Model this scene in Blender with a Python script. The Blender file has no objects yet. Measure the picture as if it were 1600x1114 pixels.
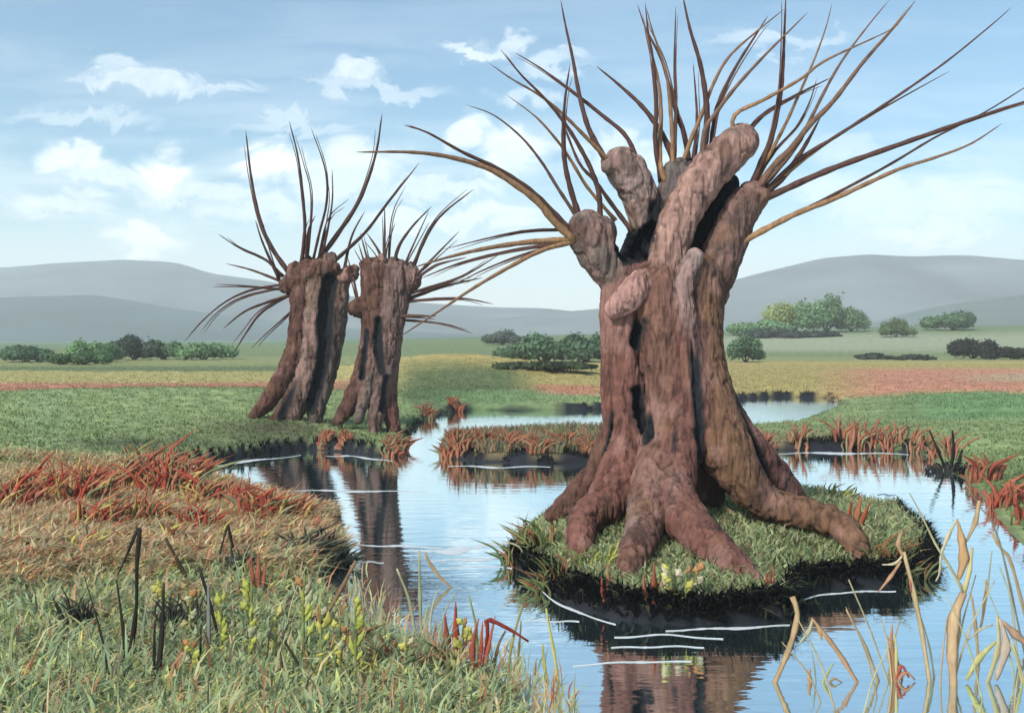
import bpy, math, random
import numpy as np
from mathutils import Vector
random.seed(7); rng = np.random.default_rng(7)
C = bpy.context.scene.collection
F = 1460.0; HZ = 530.0; CX = 800.0; CAMZ = 2.0      # focal length in photo pixels, horizon row, camera height

# ------------------------------------------------------------------ basics
def P(px, py, Y):
    return np.array([(px-CX)*Y/F, Y, CAMZ+(HZ-py)*Y/F])
def lin(c, k=1.0):
    c = np.asarray(c, float)/255.0
    return np.where(c <= 0.04045, c/12.92, ((c+0.055)/1.055)**2.4)*k
ALB = 0.62
def pal(*cs): return np.array([lin(c, .9) for c in cs])

def hash3(ix, iy, iz, seed):
    n = (ix*73856093) ^ (iy*19349663) ^ (iz*83492791) ^ (seed*2654435761 & 0x7fffffff)
    n = n & 0x7fffffff
    n = ((n >> 13) ^ n) & 0x7fffffff
    n = (n*((n*n*15731 + 789221) & 0x7fffffff) + 1376312589) & 0x7fffffff
    return n/float(0x7fffffff)
def vnoise(p, seed=0):
    p = np.asarray(p, float); i = np.floor(p).astype(np.int64); f = p-i; f = f*f*(3-2*f)
    r = 0
    for dx in (0, 1):
        wx = f[..., 0] if dx else 1-f[..., 0]
        for dy in (0, 1):
            wy = f[..., 1] if dy else 1-f[..., 1]
            for dz in (0, 1):
                wz = f[..., 2] if dz else 1-f[..., 2]
                r = r+hash3(i[..., 0]+dx, i[..., 1]+dy, i[..., 2]+dz, seed)*wx*wy*wz
    return r*2-1
def fbm(p, seed=0, o=3):
    r = 0; a = 1; s = 0
    for k in range(o):
        r = r+a*vnoise(np.asarray(p)*(2**k), seed+k*17); s += a; a *= .5
    return r/s
def n2(X, Y, sx, sy, seed=0, o=3):
    return fbm(np.stack([X*sx, Y*sy, np.zeros_like(X)+.37], -1), seed, o)
def sstep(a, b, x):
    t = np.clip((x-a)/(b-a), 0, 1); return t*t*(3-2*t)

def spline(pts, n):
    pts = np.asarray(pts, float)
    if len(pts) == 1: return pts
    q = np.vstack([2*pts[0]-pts[1], pts, 2*pts[-1]-pts[-2]])
    seg = np.linalg.norm(np.diff(pts[:, :3], axis=0), axis=1); cum = np.r_[0, np.cumsum(seg)]; cum /= cum[-1]
    out = []
    for t in np.linspace(0, 1, n):
        k = min(max(np.searchsorted(cum, t, side='right')-1, 0), len(pts)-2)
        u = (t-cum[k])/max(cum[k+1]-cum[k], 1e-9)
        p0, p1, p2, p3 = q[k], q[k+1], q[k+2], q[k+3]
        out.append(.5*((2*p1)+(-p0+p2)*u+(2*p0-5*p1+4*p2-p3)*u*u+(-p0+3*p1-3*p2+p3)*u**3))
    return np.array(out)

def mesh_obj(name, V, faces, col, mat, parent=None, smooth=True):
    me = bpy.data.meshes.new(name)
    V = np.asarray(V, np.float32)
    if isinstance(faces, np.ndarray):                       # all faces the same size
        k = faces.shape[1]; n = len(faces)
        me.vertices.add(len(V)); me.vertices.foreach_set('co', V.ravel())
        me.loops.add(n*k); me.loops.foreach_set('vertex_index', faces.astype(np.int32).ravel())
        me.polygons.add(n); me.polygons.foreach_set('loop_start', np.arange(n, dtype=np.int32)*k)
        me.update(calc_edges=True)
    else:
        me.from_pydata([tuple(map(float, v)) for v in V], [], [tuple(int(i) for i in f) for f in faces]); me.update()
    if col is not None:
        col = np.asarray(col, np.float32)
        if col.ndim == 1: col = np.tile(col, (len(V), 1))
        a = me.color_attributes.new('col', 'FLOAT_COLOR', 'POINT')
        a.data.foreach_set('color', np.c_[col[:, :3], np.ones(len(V), np.float32)].astype(np.float32).ravel())
    if smooth: me.polygons.foreach_set('use_smooth', np.ones(len(me.polygons), bool))
    me.validate()
    me.materials.append(mat)
    o = bpy.data.objects.new(name, me); C.objects.link(o)
    if parent: 
        o.parent = parent; o.matrix_parent_inverse = parent.matrix_basis.inverted()
    return o
def tag(o, label, cat, group=None, kind=None):
    if label: o['label'] = label
    if cat: o['category'] = cat
    if group: o['group'] = group
    if kind: o['kind'] = kind
    return o
def thing(name, loc, label, cat, group=None):
    o = bpy.data.objects.new(name, None); C.objects.link(o); o.location = [float(v) for v in loc]
    o.empty_display_size = .1
    bpy.context.view_layer.update()
    return tag(o, label, cat, group)

# ------------------------------------------------------------------ materials
def mat_col(name, rough=.85, scale=(8, 8, 8), amt=.35, bump=.3, bdist=.02, bscale=None, spec=.2, trans=0):
    m = bpy.data.materials.new(name); m.use_nodes = True; nt = m.node_tree; N = nt.nodes; L = nt.links
    b = N['Principled BSDF']; b.inputs['Roughness'].default_value = rough; b.inputs['Specular IOR Level'].default_value = spec
    at = N.new('ShaderNodeAttribute'); at.attribute_name = 'col'
    tc = N.new('ShaderNodeTexCoord'); mp = N.new('ShaderNodeMapping'); mp.inputs['Scale'].default_value = scale
    L.new(tc.outputs['Object'], mp.inputs['Vector'])
    nz = N.new('ShaderNodeTexNoise'); nz.inputs['Scale'].default_value = 1; nz.inputs['Detail'].default_value = 5; nz.inputs['Distortion'].default_value = .6
    L.new(mp.outputs[0], nz.inputs['Vector'])
    mr = N.new('ShaderNodeMapRange'); mr.inputs['From Min'].default_value = .3; mr.inputs['From Max'].default_value = .7
    mr.inputs['To Min'].default_value = 1-amt; mr.inputs['To Max'].default_value = 1+amt
    L.new(nz.outputs['Fac'], mr.inputs['Value'])
    mx = N.new('ShaderNodeVectorMath'); mx.operation = 'SCALE'
    L.new(at.outputs['Color'], mx.inputs[0]); L.new(mr.outputs[0], mx.inputs['Scale'])
    L.new(mx.outputs[0], b.inputs['Base Color'])
    if trans:
        tr = N.new('ShaderNodeBsdfTranslucent'); L.new(mx.outputs[0], tr.inputs['Color']); ms = N.new('ShaderNodeMixShader'); ms.inputs[0].default_value = trans
        L.new(b.outputs[0], ms.inputs[1]); L.new(tr.outputs[0], ms.inputs[2]); L.new(ms.outputs[0], N['Material Output'].inputs['Surface'])
    if bump:
        src = nz
        if bscale:
            mp2 = N.new('ShaderNodeMapping'); mp2.inputs['Scale'].default_value = bscale; L.new(tc.outputs['Object'], mp2.inputs['Vector'])
            src = N.new('ShaderNodeTexNoise'); src.inputs['Scale'].default_value = 1; src.inputs['Detail'].default_value = 6; L.new(mp2.outputs[0], src.inputs['Vector'])
        bp = N.new('ShaderNodeBump'); bp.inputs['Strength'].default_value = bump; bp.inputs['Distance'].default_value = bdist
        L.new(src.outputs['Fac'], bp.inputs['Height']); L.new(bp.outputs[0], b.inputs['Normal'])
    return m
M_ground = mat_col('turf_soil', .95, (2.2, 5, 5), .3, .6, .03, (14, 22, 14))
M_bark = mat_col('willow_bark', .9, (22, 22, 9), .26, .75, .04, (34, 34, 8))
M_twig = mat_col('twig_bark', .8, (30, 30, 9), .35, .4, .01)
M_leaf = mat_col('leaf', .75, (5, 5, 5), .2, 0, trans=.45)
M_blade = mat_col('blade', .65, (30, 30, 8), .22, .4, .006, trans=.3)
M_hill = mat_col('hillside', 1, (.012, .012, .05), .22, 0)
M_glint = mat_col('glint', .7, (9, 30, 9), .08, .5, .01)  # white of the painted highlights on the water

def mat_water():
    m = bpy.data.materials.new('pond_water'); m.use_nodes = True; nt = m.node_tree; N = nt.nodes; L = nt.links
    for n in list(N): N.remove(n)
    out = N.new('ShaderNodeOutputMaterial'); gl = N.new('ShaderNodeBsdfGlossy'); df = N.new('ShaderNodeBsdfDiffuse'); mix = N.new('ShaderNodeMixShader')
    tc = N.new('ShaderNodeTexCoord')
    gl.inputs['Roughness'].default_value = .035; gl.inputs['Color'].default_value = (.90, .98, .99, 1)
    mp = N.new('ShaderNodeMapping'); mp.inputs['Scale'].default_value = (.35, 1.1, 1); L.new(tc.outputs['Object'], mp.inputs[0])
    nz = N.new('ShaderNodeTexNoise'); nz.inputs['Scale'].default_value = 1; nz.inputs['Detail'].default_value = 4; L.new(mp.outputs[0], nz.inputs['Vector'])
    cr = N.new('ShaderNodeValToRGB'); cr.color_ramp.elements[0].position = .4; cr.color_ramp.elements[0].color = (.05, .08, .09, 1)
    cr.color_ramp.elements[1].position = .68; cr.color_ramp.elements[1].color = (.08, .12, .11, 1)
    L.new(nz.outputs['Fac'], cr.inputs[0]); L.new(cr.outputs[0], df.inputs['Color'])
    lw = N.new('ShaderNodeFresnel'); lw.inputs['IOR'].default_value = 1.33
    mr = N.new('ShaderNodeMapRange'); mr.inputs['From Min'].default_value = .05; mr.inputs['From Max'].default_value = .6
    mr.inputs['To Min'].default_value = .90; mr.inputs['To Max'].default_value = .97
    L.new(lw.outputs[0], mr.inputs['Value']); L.new(mr.outputs[0], mix.inputs[0])
    mp2 = N.new('ShaderNodeMapping'); mp2.inputs['Scale'].default_value = (1.6, 7, 1); L.new(tc.outputs['Object'], mp2.inputs[0])
    n2_ = N.new('ShaderNodeTexNoise'); n2_.inputs['Scale'].default_value = 1.0; n2_.inputs['Detail'].default_value = 3; L.new(mp2.outputs[0], n2_.inputs['Vector'])
    bp = N.new('ShaderNodeBump'); bp.inputs['Strength'].default_value = .16; bp.inputs['Distance'].default_value = .02
    L.new(n2_.outputs['Fac'], bp.inputs['Height'])
    for s in (gl, df): L.new(bp.outputs[0], s.inputs['Normal'])
    L.new(df.outputs[0], mix.inputs[1]); L.new(gl.outputs[0], mix.inputs[2]); L.new(mix.outputs[0], out.inputs[0])
    return m

# ------------------------------------------------------------------ terrain
def flat(px, py): 
    Y = F*CAMZ/(py-HZ); return ((px-CX)*Y/F, Y)
WPX = [(278,728),(330,723),(400,714),(440,705),(480,702),(530,705),(580,711),(620,714),(636,692),(648,670),(668,654),(700,645),(735,641),(800,642),(930,640),(1040,634),
 (1150,624),(1220,620),(1290,622),(1315,632),(1250,656),(1150,664),(1000,671),(930,674),(820,676),(745,682),(700,688),(684,698),(690,714),(760,722),(850,724),(940,722),
 (1060,714),(1180,705),(1250,703),(1350,702),(1440,708),(1475,732),(1510,752),(1540,785),(1570,822),(1610,862),(1700,910),(1900,970),(2400,1010),(2600,1500),(1400,1500),
 (900,1500),(835,1150),(805,1085),(745,1045),(670,1014),(610,994),(560,970),(515,940),(500,910),(525,885),(550,870),(535,848),(522,825),(534,805),(515,795),(470,787),(420,771),(350,750)]
IPX = [(788,874),(830,902),(880,940),(960,966),(1050,974),(1150,972),(1228,970),(1250,950),(1252,926),(1300,918),(1400,915),(1448,897),(1466,873),(1450,838),(1410,800),
 (1340,782),(1290,770),(1200,757),(1000,752),(900,775),(850,800),(805,840)]
WP = np.array([flat(*p) for p in WPX]); IP = np.array([flat(*p) for p in IPX])
def poly_sd(X, Y, poly):                                  # + inside
    d2 = np.full(X.shape, 1e9); ins = np.zeros(X.shape, bool); n = len(poly)
    for i in range(n):
        ax, ay = poly[i]; bx, by = poly[(i+1) % n]; ex, ey = bx-ax, by-ay
        wx, wy = X-ax, Y-ay
        t = np.clip((wx*ex+wy*ey)/(ex*ex+ey*ey), 0, 1)
        d2 = np.minimum(d2, (wx-t*ex)**2+(wy-t*ey)**2)
        c = ((ay > Y) != (by > Y)) & (X < ex*(Y-ay)/(ey if ey else 1e-9)+ax)
        ins ^= c
    d = np.sqrt(d2); return np.where(ins, d, -d)
def land_d(X, Y):
    wob = .05*n2(X, Y, 2.2, 2.2, 5)*np.clip(Y/9, .6, 3)
    w = -poly_sd(X, Y, WP)+wob; i = poly_sd(X, Y, IP)+wob*.7
    return np.maximum(w, i), i > w
TX, TY = (1045-CX)*9/F, 9.0
def ground(X, Y):
    X = np.asarray(X, float); Y = np.asarray(Y, float)
    d, isl = land_d(X, Y); e = .06*np.maximum(Y/8, 1)
    d2, _ = land_d(X, Y+e); face = sstep(-.5, .5, (d2-d)/e)
    px = CX+F*X/Y
    bank = np.where(isl, .125, .16)*(1+.45*n2(X, Y, 3, 3, 9))*(.12+.88*face)
    wdt = .05+.25*(1-face)
    z = np.where(d < 0, -.5*sstep(0, .35, -d), bank*sstep(0, 1, d/wdt))
    rise = np.where(isl, .16, np.where((Y < 14) & (px < 700), .08, np.where((Y < 24.5) & (px > 660), .07, .2)))
    dd = np.maximum(d-.05, 0)
    z = z+rise*(1-np.exp(-dd/np.where(isl, .9, 2.0)))
    z = z+np.where(isl, .12*np.exp(-(((X-TX)/1.5)**2+((Y-TY)/1.3)**2)), 0)*sstep(0, .5, d)
    z = z+sstep(0, .6, d)*(.03*n2(X, Y, 1.3, 1.3, 21)+.012*n2(X, Y, 6, 6, 31))
    # meadow swells and the long rise to the right
    def mound(mx, my, sx, sy, h): return h*np.exp(-((X-mx)/sx)**2-((Y-my)/sy)**2)
    z = z+mound(-2.6, 41, 5.5, 5, 1.0)*sstep(31, 36, Y)+mound(-9.5, 24, 6, 5, .35)*sstep(0, 3, d)
    far = np.clip(Y-85, 0, 90); k = sstep(-60, 60, X*90/np.maximum(Y, 90)*1.2)
    z = z+far*(.0035+.044*k)*1.0+sstep(60, 110, Y)*.5*n2(X, Y, .03, .03, 3)
    return z, d, isl, px, face
def gz(x, y): return float(ground(np.array([x]), np.array([y]))[0][0])
def gp(px, py):                                           # where the sight line through a photo point meets the land or the water
    Ys = 1.0/np.linspace(1/3.5, 1/480., 1600); X = (px-CX)*Ys/F
    z = np.maximum(ground(X, Ys)[0], 0); q = HZ+F*(CAMZ-z)/Ys
    k = int(np.argmax(q <= py)) if (q <= py).any() else len(Ys)-1
    return float(X[k]), float(Ys[k]), float(z[k])

def flat_land(px, py):
    Y = F*1.7/(py-HZ); return (px-CX)*Y/F, Y
def land_color(X, Y, px, d, isl, face):
    """what grows or lies there: meadow strips, ochre and red fields, sedge banks, black mud at the water, painted willow shadow"""
    p = HZ+F*1.7/Y + 3.5*n2(X, Y, 9/np.maximum(Y, 8), .25, 41)*np.clip(30/Y, .3, 2)
    n = n2(X, Y, .9, 2.2, 55); nb = n2(X, Y, 12/np.maximum(Y, 10), 30/np.maximum(Y, 10), 57)
    g = np.empty(X.shape+(3,)); 
    def S(c): return lin(c, ALB)
    g[:] = S((150, 166, 112))
    def put(mask, c, soft=None):
        w = np.clip(mask, 0, 1)[..., None]; g[:] = g*(1-w)+S(c)*w
    band = lambda a, b, s=2.0: sstep(a-s, a+s, p)*(1-sstep(b-s, b+s, p))
    put(band(500, 548), (118, 140, 105)); put(band(546, 560), (128, 142, 96)); put(band(560, 575), (150, 154, 102)); put(band(574, 583), (112, 128, 86))
    put(band(582, 603), (190, 178, 116))
    put(band(566, 612)*sstep(560, 700, px), (184, 166, 104)); put(band(548, 556)*sstep(1000, 1150, px), (165, 172, 140))
    put(band(601, 617, 3)*(1-sstep(500, 640, px))*.85, (208, 134, 114)); put(band(604, 616)*sstep(820, 850, px)*(1-sstep(920, 960, px)), (206, 142, 112))
    put(band(578, 612, 4)*sstep(1250, 1400, px), (212, 148, 122)); put(band(586, 600, 3)*sstep(1450, 1600, px), (200, 172, 140))
    put(band(612, 640, 3)*sstep(1350, 1500, px), (122, 156, 104))
    put(band(596, 626, 3)*sstep(600, 660, px)*(1-sstep(780, 860, px)), (105, 118, 76))
    put(band(612, 626, 2)*sstep(640, 700, px)*(1-sstep(800, 880, px)), (124, 150, 100))
    put(sstep(.0, .5, nb)*.45*band(610, 800), (150, 172, 128)); put(sstep(.1, .5, -nb)*.5*band(610, 800), (92, 118, 80))
    near = (Y < 14.5) & (px < 900) & ~isl
    q = p+14*n
    tan = np.where(near, sstep(705, 745, q), 0); put(tan, (168, 142, 108))
    sage = np.where(near, sstep(790, 900, q-60*n2(X, Y, 1.2, 2.0, 91)), 0); put(sage, (132, 148, 112))
    put(np.where(near, sstep(.15, .5, nb)*.5*sage, 0), (160, 165, 105)); put(np.where(near, sstep(.2, .55, n)*.6*tan, 0), (140, 128, 92))
    put(np.where(isl, 1, 0), (118, 128, 80)); put(np.where(isl, sstep(0, .5, nb), 0)*.6, (90, 98, 62))
    pen = (~isl) & (px > 660) & (p > 652) & (Y > 14) & (px < 1320)
    put(np.where(pen, sstep(656, 680, p), 0)*.8, (150, 122, 92))
    def spot(sx, sy, rx, ry, w_, c): 
        cx, cy = flat_land(sx, sy); put(w_*np.exp(-((X-cx)/rx)**2-((Y-cy)/ry)**2+.5*n), c)
    spot(425, 668, 1.3, 1.0, .95, (92, 84, 66)); spot(470, 680, 1.0, .8, .8, (86, 82, 62)); spot(330, 684, 1.2, .7, .6, (96, 106, 80)); spot(590, 690, .8, .8, .6, (110, 112, 76)); spot(200, 690, 1.0, .6, .7, (84, 92, 74))  # shadow of the small willows painted into the turf, with other darker patches
    mud = (1-sstep(.05, .11, d*np.clip(10/Y, .4, 1)))*(.25+.75*face)
    g = g*(1-mud[..., None])+np.array([.012, .013, .017])*mud[..., None]
    return g*(1+.16*n2(X, Y, 5, 5, 71))[..., None]

def build_ground():
    pys = np.r_[np.arange(1420, 640, -2.0), np.arange(640, 541, -1.0)]
    Ys = np.r_[F*CAMZ/(pys-HZ), np.geomspace(280, 1500, 60)]
    us = np.r_[np.linspace(-2600, -330, 60), np.arange(-320, 1901, 3.0), np.linspace(1910, 4200, 60)]
    Yg, U = np.meshgrid(Ys, us, indexing='ij'); X = (U-CX)/F*Yg
    z, d, isl, px, face = ground(X, Yg)
    col = land_color(X, Yg, px, d, isl, face)
    ny, nx = X.shape; idx = np.arange(ny*nx).reshape(ny, nx)
    fc = np.stack([idx[:-1, :-1], idx[:-1, 1:], idx[1:, 1:], idx[1:, :-1]], -1).reshape(-1, 4)
    V = np.stack([X, Yg, z], -1).reshape(-1, 3)
    o = mesh_obj('ground', V, fc, col.reshape(-1, 3), M_ground); tag(o, None, None, kind='structure')
    return X, Yg, z, d, isl, px, face, col
GX, GY, GZ, GD, GI, GPX, GF, GC = build_ground()
GPY = HZ+F*(CAMZ-GZ)/GY

w = mesh_obj('water', [(-40, 1.0, 0), (60, 1.0, 0), (60, 48, 0), (-40, 48, 0)], np.array([[0, 1, 2, 3]]), None, mat_water(), smooth=False)
tag(w, None, None, kind='structure')

# hills: each a rounded body with its own crest line
def hill(name, ridge, Yr, Yf, Yb, color, seed, rough=.05):
    rp = np.array(ridge, float); us = np.arange(rp[0, 0], rp[-1, 0]+1, 8.0)
    crest = np.interp(us, rp[:, 0], rp[:, 1]); k = np.hanning(9); k /= k.sum()
    crest = np.convolve(np.pad(crest, 4, mode='edge'), k, 'valid')
    H = CAMZ+(HZ-crest)*Yr/F
    Ys = np.r_[np.linspace(Yf, Yr, 40), np.linspace(Yr, Yb, 20)[1:]]
    Yg, U = np.meshgrid(Ys, us, indexing='ij'); X = (U-CX)/F*Yr*(1+(Yg-Yr)/Yr*.6)
    t = np.where(Yg < Yr, (Yg-Yf)/(Yr-Yf), 1-(Yg-Yr)/(Yb-Yr)); prof = sstep(0, 1, t)**.9
    z = H[None]*prof*(1+rough*2*n2(X, Yg, .012, .012, seed)*(1-t))-3*(1-prof)+1.2*n2(X, Yg, .03, .03, seed+3)*prof*rough*8
    n = n2(X, Yg, .008, .018, seed+7)+.8*sstep(.05, .4, n2(X, Yg, .02, .006, seed+17))*-1
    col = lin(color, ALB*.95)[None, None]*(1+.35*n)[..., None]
    ny, nx = X.shape; idx = np.arange(ny*nx).reshape(ny, nx)
    fc = np.stack([idx[:-1, :-1], idx[:-1, 1:], idx[1:, 1:], idx[1:, :-1]], -1).reshape(-1, 4)
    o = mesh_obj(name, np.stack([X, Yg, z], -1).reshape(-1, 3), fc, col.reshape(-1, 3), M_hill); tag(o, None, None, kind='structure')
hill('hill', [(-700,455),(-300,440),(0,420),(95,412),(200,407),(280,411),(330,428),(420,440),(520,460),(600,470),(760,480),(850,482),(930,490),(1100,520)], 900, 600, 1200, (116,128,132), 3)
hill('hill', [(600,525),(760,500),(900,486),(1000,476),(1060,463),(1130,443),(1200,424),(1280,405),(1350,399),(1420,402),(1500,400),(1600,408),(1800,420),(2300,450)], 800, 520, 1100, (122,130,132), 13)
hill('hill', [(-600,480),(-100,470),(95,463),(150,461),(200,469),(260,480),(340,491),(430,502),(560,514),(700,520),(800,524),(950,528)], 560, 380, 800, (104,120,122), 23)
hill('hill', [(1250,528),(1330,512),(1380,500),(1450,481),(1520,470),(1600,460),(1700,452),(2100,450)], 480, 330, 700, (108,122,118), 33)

# ------------------------------------------------------------------ willow trunks: a distance field of fused strands, meshed by surface nets
def smin(a, b, k):
    h = np.maximum(k-np.abs(a-b), 0)/k; return np.minimum(a, b)-h*h*k*.25
def seg_d(p, a, b):
    pa = p-a[:3]; ba = b[:3]-a[:3]; t = np.clip((pa@ba)/max(ba@ba, 1e-9), 0, 1)
    return np.linalg.norm(pa-t[..., None]*ba, axis=-1)-(a[3]+(b[3]-a[3])*t)
def chain(pts):                                            # (px, py, Y, r_px) -> world x,y,z,r, refined by a spline
    w = np.array([np.r_[P(px, py, Y), r*Y/F] for px, py, Y, r in pts]); 
    return spline(w, max(2, 2*len(w)-1))
def surface_nets(f, org, h):
    s = f < 0; nx, ny, nz = f.shape
    cs = np.zeros((nx-1, ny-1, nz-1), np.int8)
    for dx in (0, 1):
        for dy in (0, 1):
            for dz in (0, 1): cs += s[dx:nx-1+dx, dy:ny-1+dy, dz:nz-1+dz]
    act = np.argwhere((cs > 0) & (cs < 8)); idx = np.full(cs.shape, -1, np.int64); idx[tuple(act.T)] = np.arange(len(act))
    acc = np.zeros((len(act), 3)); cnt = np.zeros(len(act))
    cor = [(a, b, c) for a in (0, 1) for b in (0, 1) for c in (0, 1)]
    for i in range(8):
        for j in range(i+1, 8):
            ca, cb = np.array(cor[i]), np.array(cor[j])
            if np.abs(ca-cb).sum() != 1: continue
            fa = f[tuple((act+ca).T)]; fb = f[tuple((act+cb).T)]; m = (fa < 0) != (fb < 0)
            t = np.where(m, fa/np.where(m, fa-fb, 1), 0)
            acc += np.where(m[:, None], ca+(cb-ca)*t[:, None], 0); cnt += m
    V = org+(act+acc/cnt[:, None])*h
    fs = []
    for ax in range(3):
        sl0 = [slice(None)]*3; sl1 = [slice(None)]*3; sl0[ax] = slice(0, -1); sl1[ax] = slice(1, None)
        a = s[tuple(sl0)]; b = s[tuple(sl1)]; e = np.argwhere(a != b); 
        o1, o2 = [(1, 2), (2, 0), (0, 1)][ax]
        e = e[(e[:, o1] > 0) & (e[:, o2] > 0) & (e[:, o1] < f.shape[o1]-1) & (e[:, o2] < f.shape[o2]-1)]
        q = []
        for d1, d2 in ((-1, -1), (0, -1), (0, 0), (-1, 0)):
            c = e.copy(); c[:, o1] += d1; c[:, o2] += d2; q.append(idx[tuple(c.T)])
        q = np.stack(q, -1); flip = ~a[tuple(e.T)]; q[flip] = q[flip][:, ::-1]; fs.append(q)
    return V, np.concatenate(fs)
def grow(strands, carves, late, h, k, seed, amp, dark=(.010, .011, .014)):
    """strands / late: (points, colour); carves cut into the strands before the late ones join"""
    allc = [(chain(p), c, pr) for p, c, pr in strands]; latec = [(chain(p), c, pr) for p, c, pr in late]; cut = [chain(p) for p in carves]
    pts = np.concatenate([c[0] for c in allc+latec]); mg = .25
    lo = (pts[:, :3]-pts[:, 3:]).min(0)-mg; hi = (pts[:, :3]+pts[:, 3:]).max(0)+mg
    n = np.ceil((hi-lo)/h).astype(int)+1; f = np.full(n, 1.0, np.float32)
    ax = [lo[i]+np.arange(n[i])*h for i in range(3)]
    def apply(c, op):
        for a, b in zip(c[:-1], c[1:]):
            r = max(a[3], b[3])+.16
            l = np.minimum(a[:3], b[:3])-r; u = np.maximum(a[:3], b[:3])+r
            i0 = np.maximum(((l-lo)/h).astype(int), 0); i1 = np.minimum(((u-lo)/h).astype(int)+2, n)
            if (i1 <= i0).any(): continue
            g = np.stack(np.meshgrid(*[ax[i][i0[i]:i1[i]] for i in range(3)], indexing='ij'), -1)
            s = tuple(slice(i0[i], i1[i]) for i in range(3)); f[s] = op(f[s], seg_d(g, a, b))
    for c, _, _ in allc: apply(c, lambda x, y: smin(x, y, k))
    for c in cut: apply(c, lambda x, y: -smin(-x, y, .03))
    for c, _, pr in latec: apply(c, lambda x, y: smin(x, y, .075 if pr == 0 else k*.6))
    V, Q = surface_nets(f, lo, h)
    # colour: nearest strand, blotched
    nz = fbm(V*np.array([7, 7, 4.0]), seed, 3)
    W = np.zeros(len(V)); WB = np.zeros(len(V)); cc = np.zeros((len(V), 3))
    for c, colr, pr in allc+latec:
        d = np.min([seg_d(V, a, b) for a, b in zip(c[:-1], c[1:])], axis=0)
        wgt = np.exp(-np.maximum(d+pr, -.2)/.022); W += wgt; WB += wgt*(colr == BK); cc += wgt[:, None]*lin(colr, ALB)
    cc /= np.maximum(W, 1e-12)[:, None]
    fis = sstep(.0, .16, np.abs(fbm(V*np.array([13, 13, 2.2])+.25*nz[:, None], seed+41, 3)))
    str1 = fbm(V*np.array([16, 16, 4.0]), seed+5, 3); ring = fbm(V*np.array([5, 5, 34.0])+nz[:, None]*1.2, seed+9, 2)
    cc = cc*((1+.38*str1+.22*ring)*(.5+.5*fis)*1.12)[:, None]
    pk = sstep(.12, .4, fbm(V*np.array([5, 5, 3.0]), seed+13, 2))[:, None]*.4; cc = cc*(1-pk)+lin((172, 132, 120), ALB)*pk
    pk = sstep(.2, .45, fbm(V*np.array([6, 6, 2.4]), seed+19, 2))[:, None]*.6; cc = cc*(1-pk)+lin((70, 50, 44), ALB)*pk
    pk = sstep(.2, .5, fbm(V*np.array([5, 5, 4]), seed+23, 2))[:, None]*.35; cc = cc*(1-pk)+lin((132, 98, 70), ALB)*pk
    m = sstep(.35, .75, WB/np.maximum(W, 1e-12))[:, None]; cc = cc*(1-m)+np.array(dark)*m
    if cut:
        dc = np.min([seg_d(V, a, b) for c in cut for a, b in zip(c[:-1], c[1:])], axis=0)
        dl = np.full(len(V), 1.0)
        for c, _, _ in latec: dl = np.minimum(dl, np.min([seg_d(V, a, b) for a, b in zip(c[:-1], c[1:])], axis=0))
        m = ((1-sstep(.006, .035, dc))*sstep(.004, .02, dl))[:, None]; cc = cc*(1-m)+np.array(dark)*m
    # bark relief along the normals
    e = V[Q[:, 2]]-V[Q[:, 0]]; e2 = V[Q[:, 3]]-V[Q[:, 1]]; fn = np.cross(e, e2); vn = np.zeros_like(V)
    for i in range(4): np.add.at(vn, Q[:, i], fn)
    vn /= np.maximum(np.linalg.norm(vn, axis=1), 1e-9)[:, None]
    rid = 1-np.abs(fbm(V*np.array([11, 11, 2.6]), seed+31, 3))*2
    V = V+vn*(amp*(rid*.9+ring*.35+.5*str1+1.1*(fis-.6)))[:, None]
    return V, Q, np.clip(cc, .004, 1)

BR = (100, 69, 59); DK = (76, 50, 42); PK = (160, 124, 112); RO = (120, 80, 70); GY_ = (120, 104, 96); OC = (124, 96, 68); BK = (34, 36, 42)
def branch(parent, pts, Yb, Yt, wpx, color, wt=.22, tipcol=None):
    """pts run tip -> base in photo pixels; the rod leans from depth Yb at the base to Yt at the tip"""
    pts = [np.array(p, float) for p in pts]; n = len(pts)
    L = np.r_[0, np.cumsum([np.linalg.norm(pts[i+1]-pts[i]) for i in range(n-1)])]; L /= L[-1]
    w3 = np.array([P(p[0], p[1], Yt+(Yb-Yt)*t) for p, t in zip(pts, L)])
    m = max(8, int(n*4)); c = spline(w3, m)[::-1]
    r0 = wpx*.5*Yb/F; V = []; Fc = []; K = 7; cols = []
    d = np.gradient(c, axis=0); d /= np.linalg.norm(d, axis=1)[:, None]; ref = np.array([.2, 1, .1])
    ph = rng.random()*6
    for i in range(m):
        t = i/(m-1); s = np.cross(d[i], ref); s /= np.linalg.norm(s); u = np.cross(s, d[i])
        r = r0*((1-t)**.75*(1-wt)+wt)*(1+.10*math.sin(i*2.3+ph)); r = r if i < m-1 else r*.45
        if i == 0: r *= 1.25
        for k in range(K):
            a = 2*math.pi*k/K; V.append(c[i]+r*(math.cos(a)*s+math.sin(a)*u))
            cols.append(lin(color, ALB)*(1-t)+lin(tipcol or color, ALB)*t)
    for i in range(m-1):
        for k in range(K): Fc.append((i*K+k, i*K+(k+1) % K, (i+1)*K+(k+1) % K, (i+1)*K+k))
    Fc.append(tuple(range(K))[::-1]); Fc.append(tuple((m-1)*K+k for k in range(K)))
    return mesh_obj('branch', V, Fc, np.array(cols), M_twig, parent)

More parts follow.
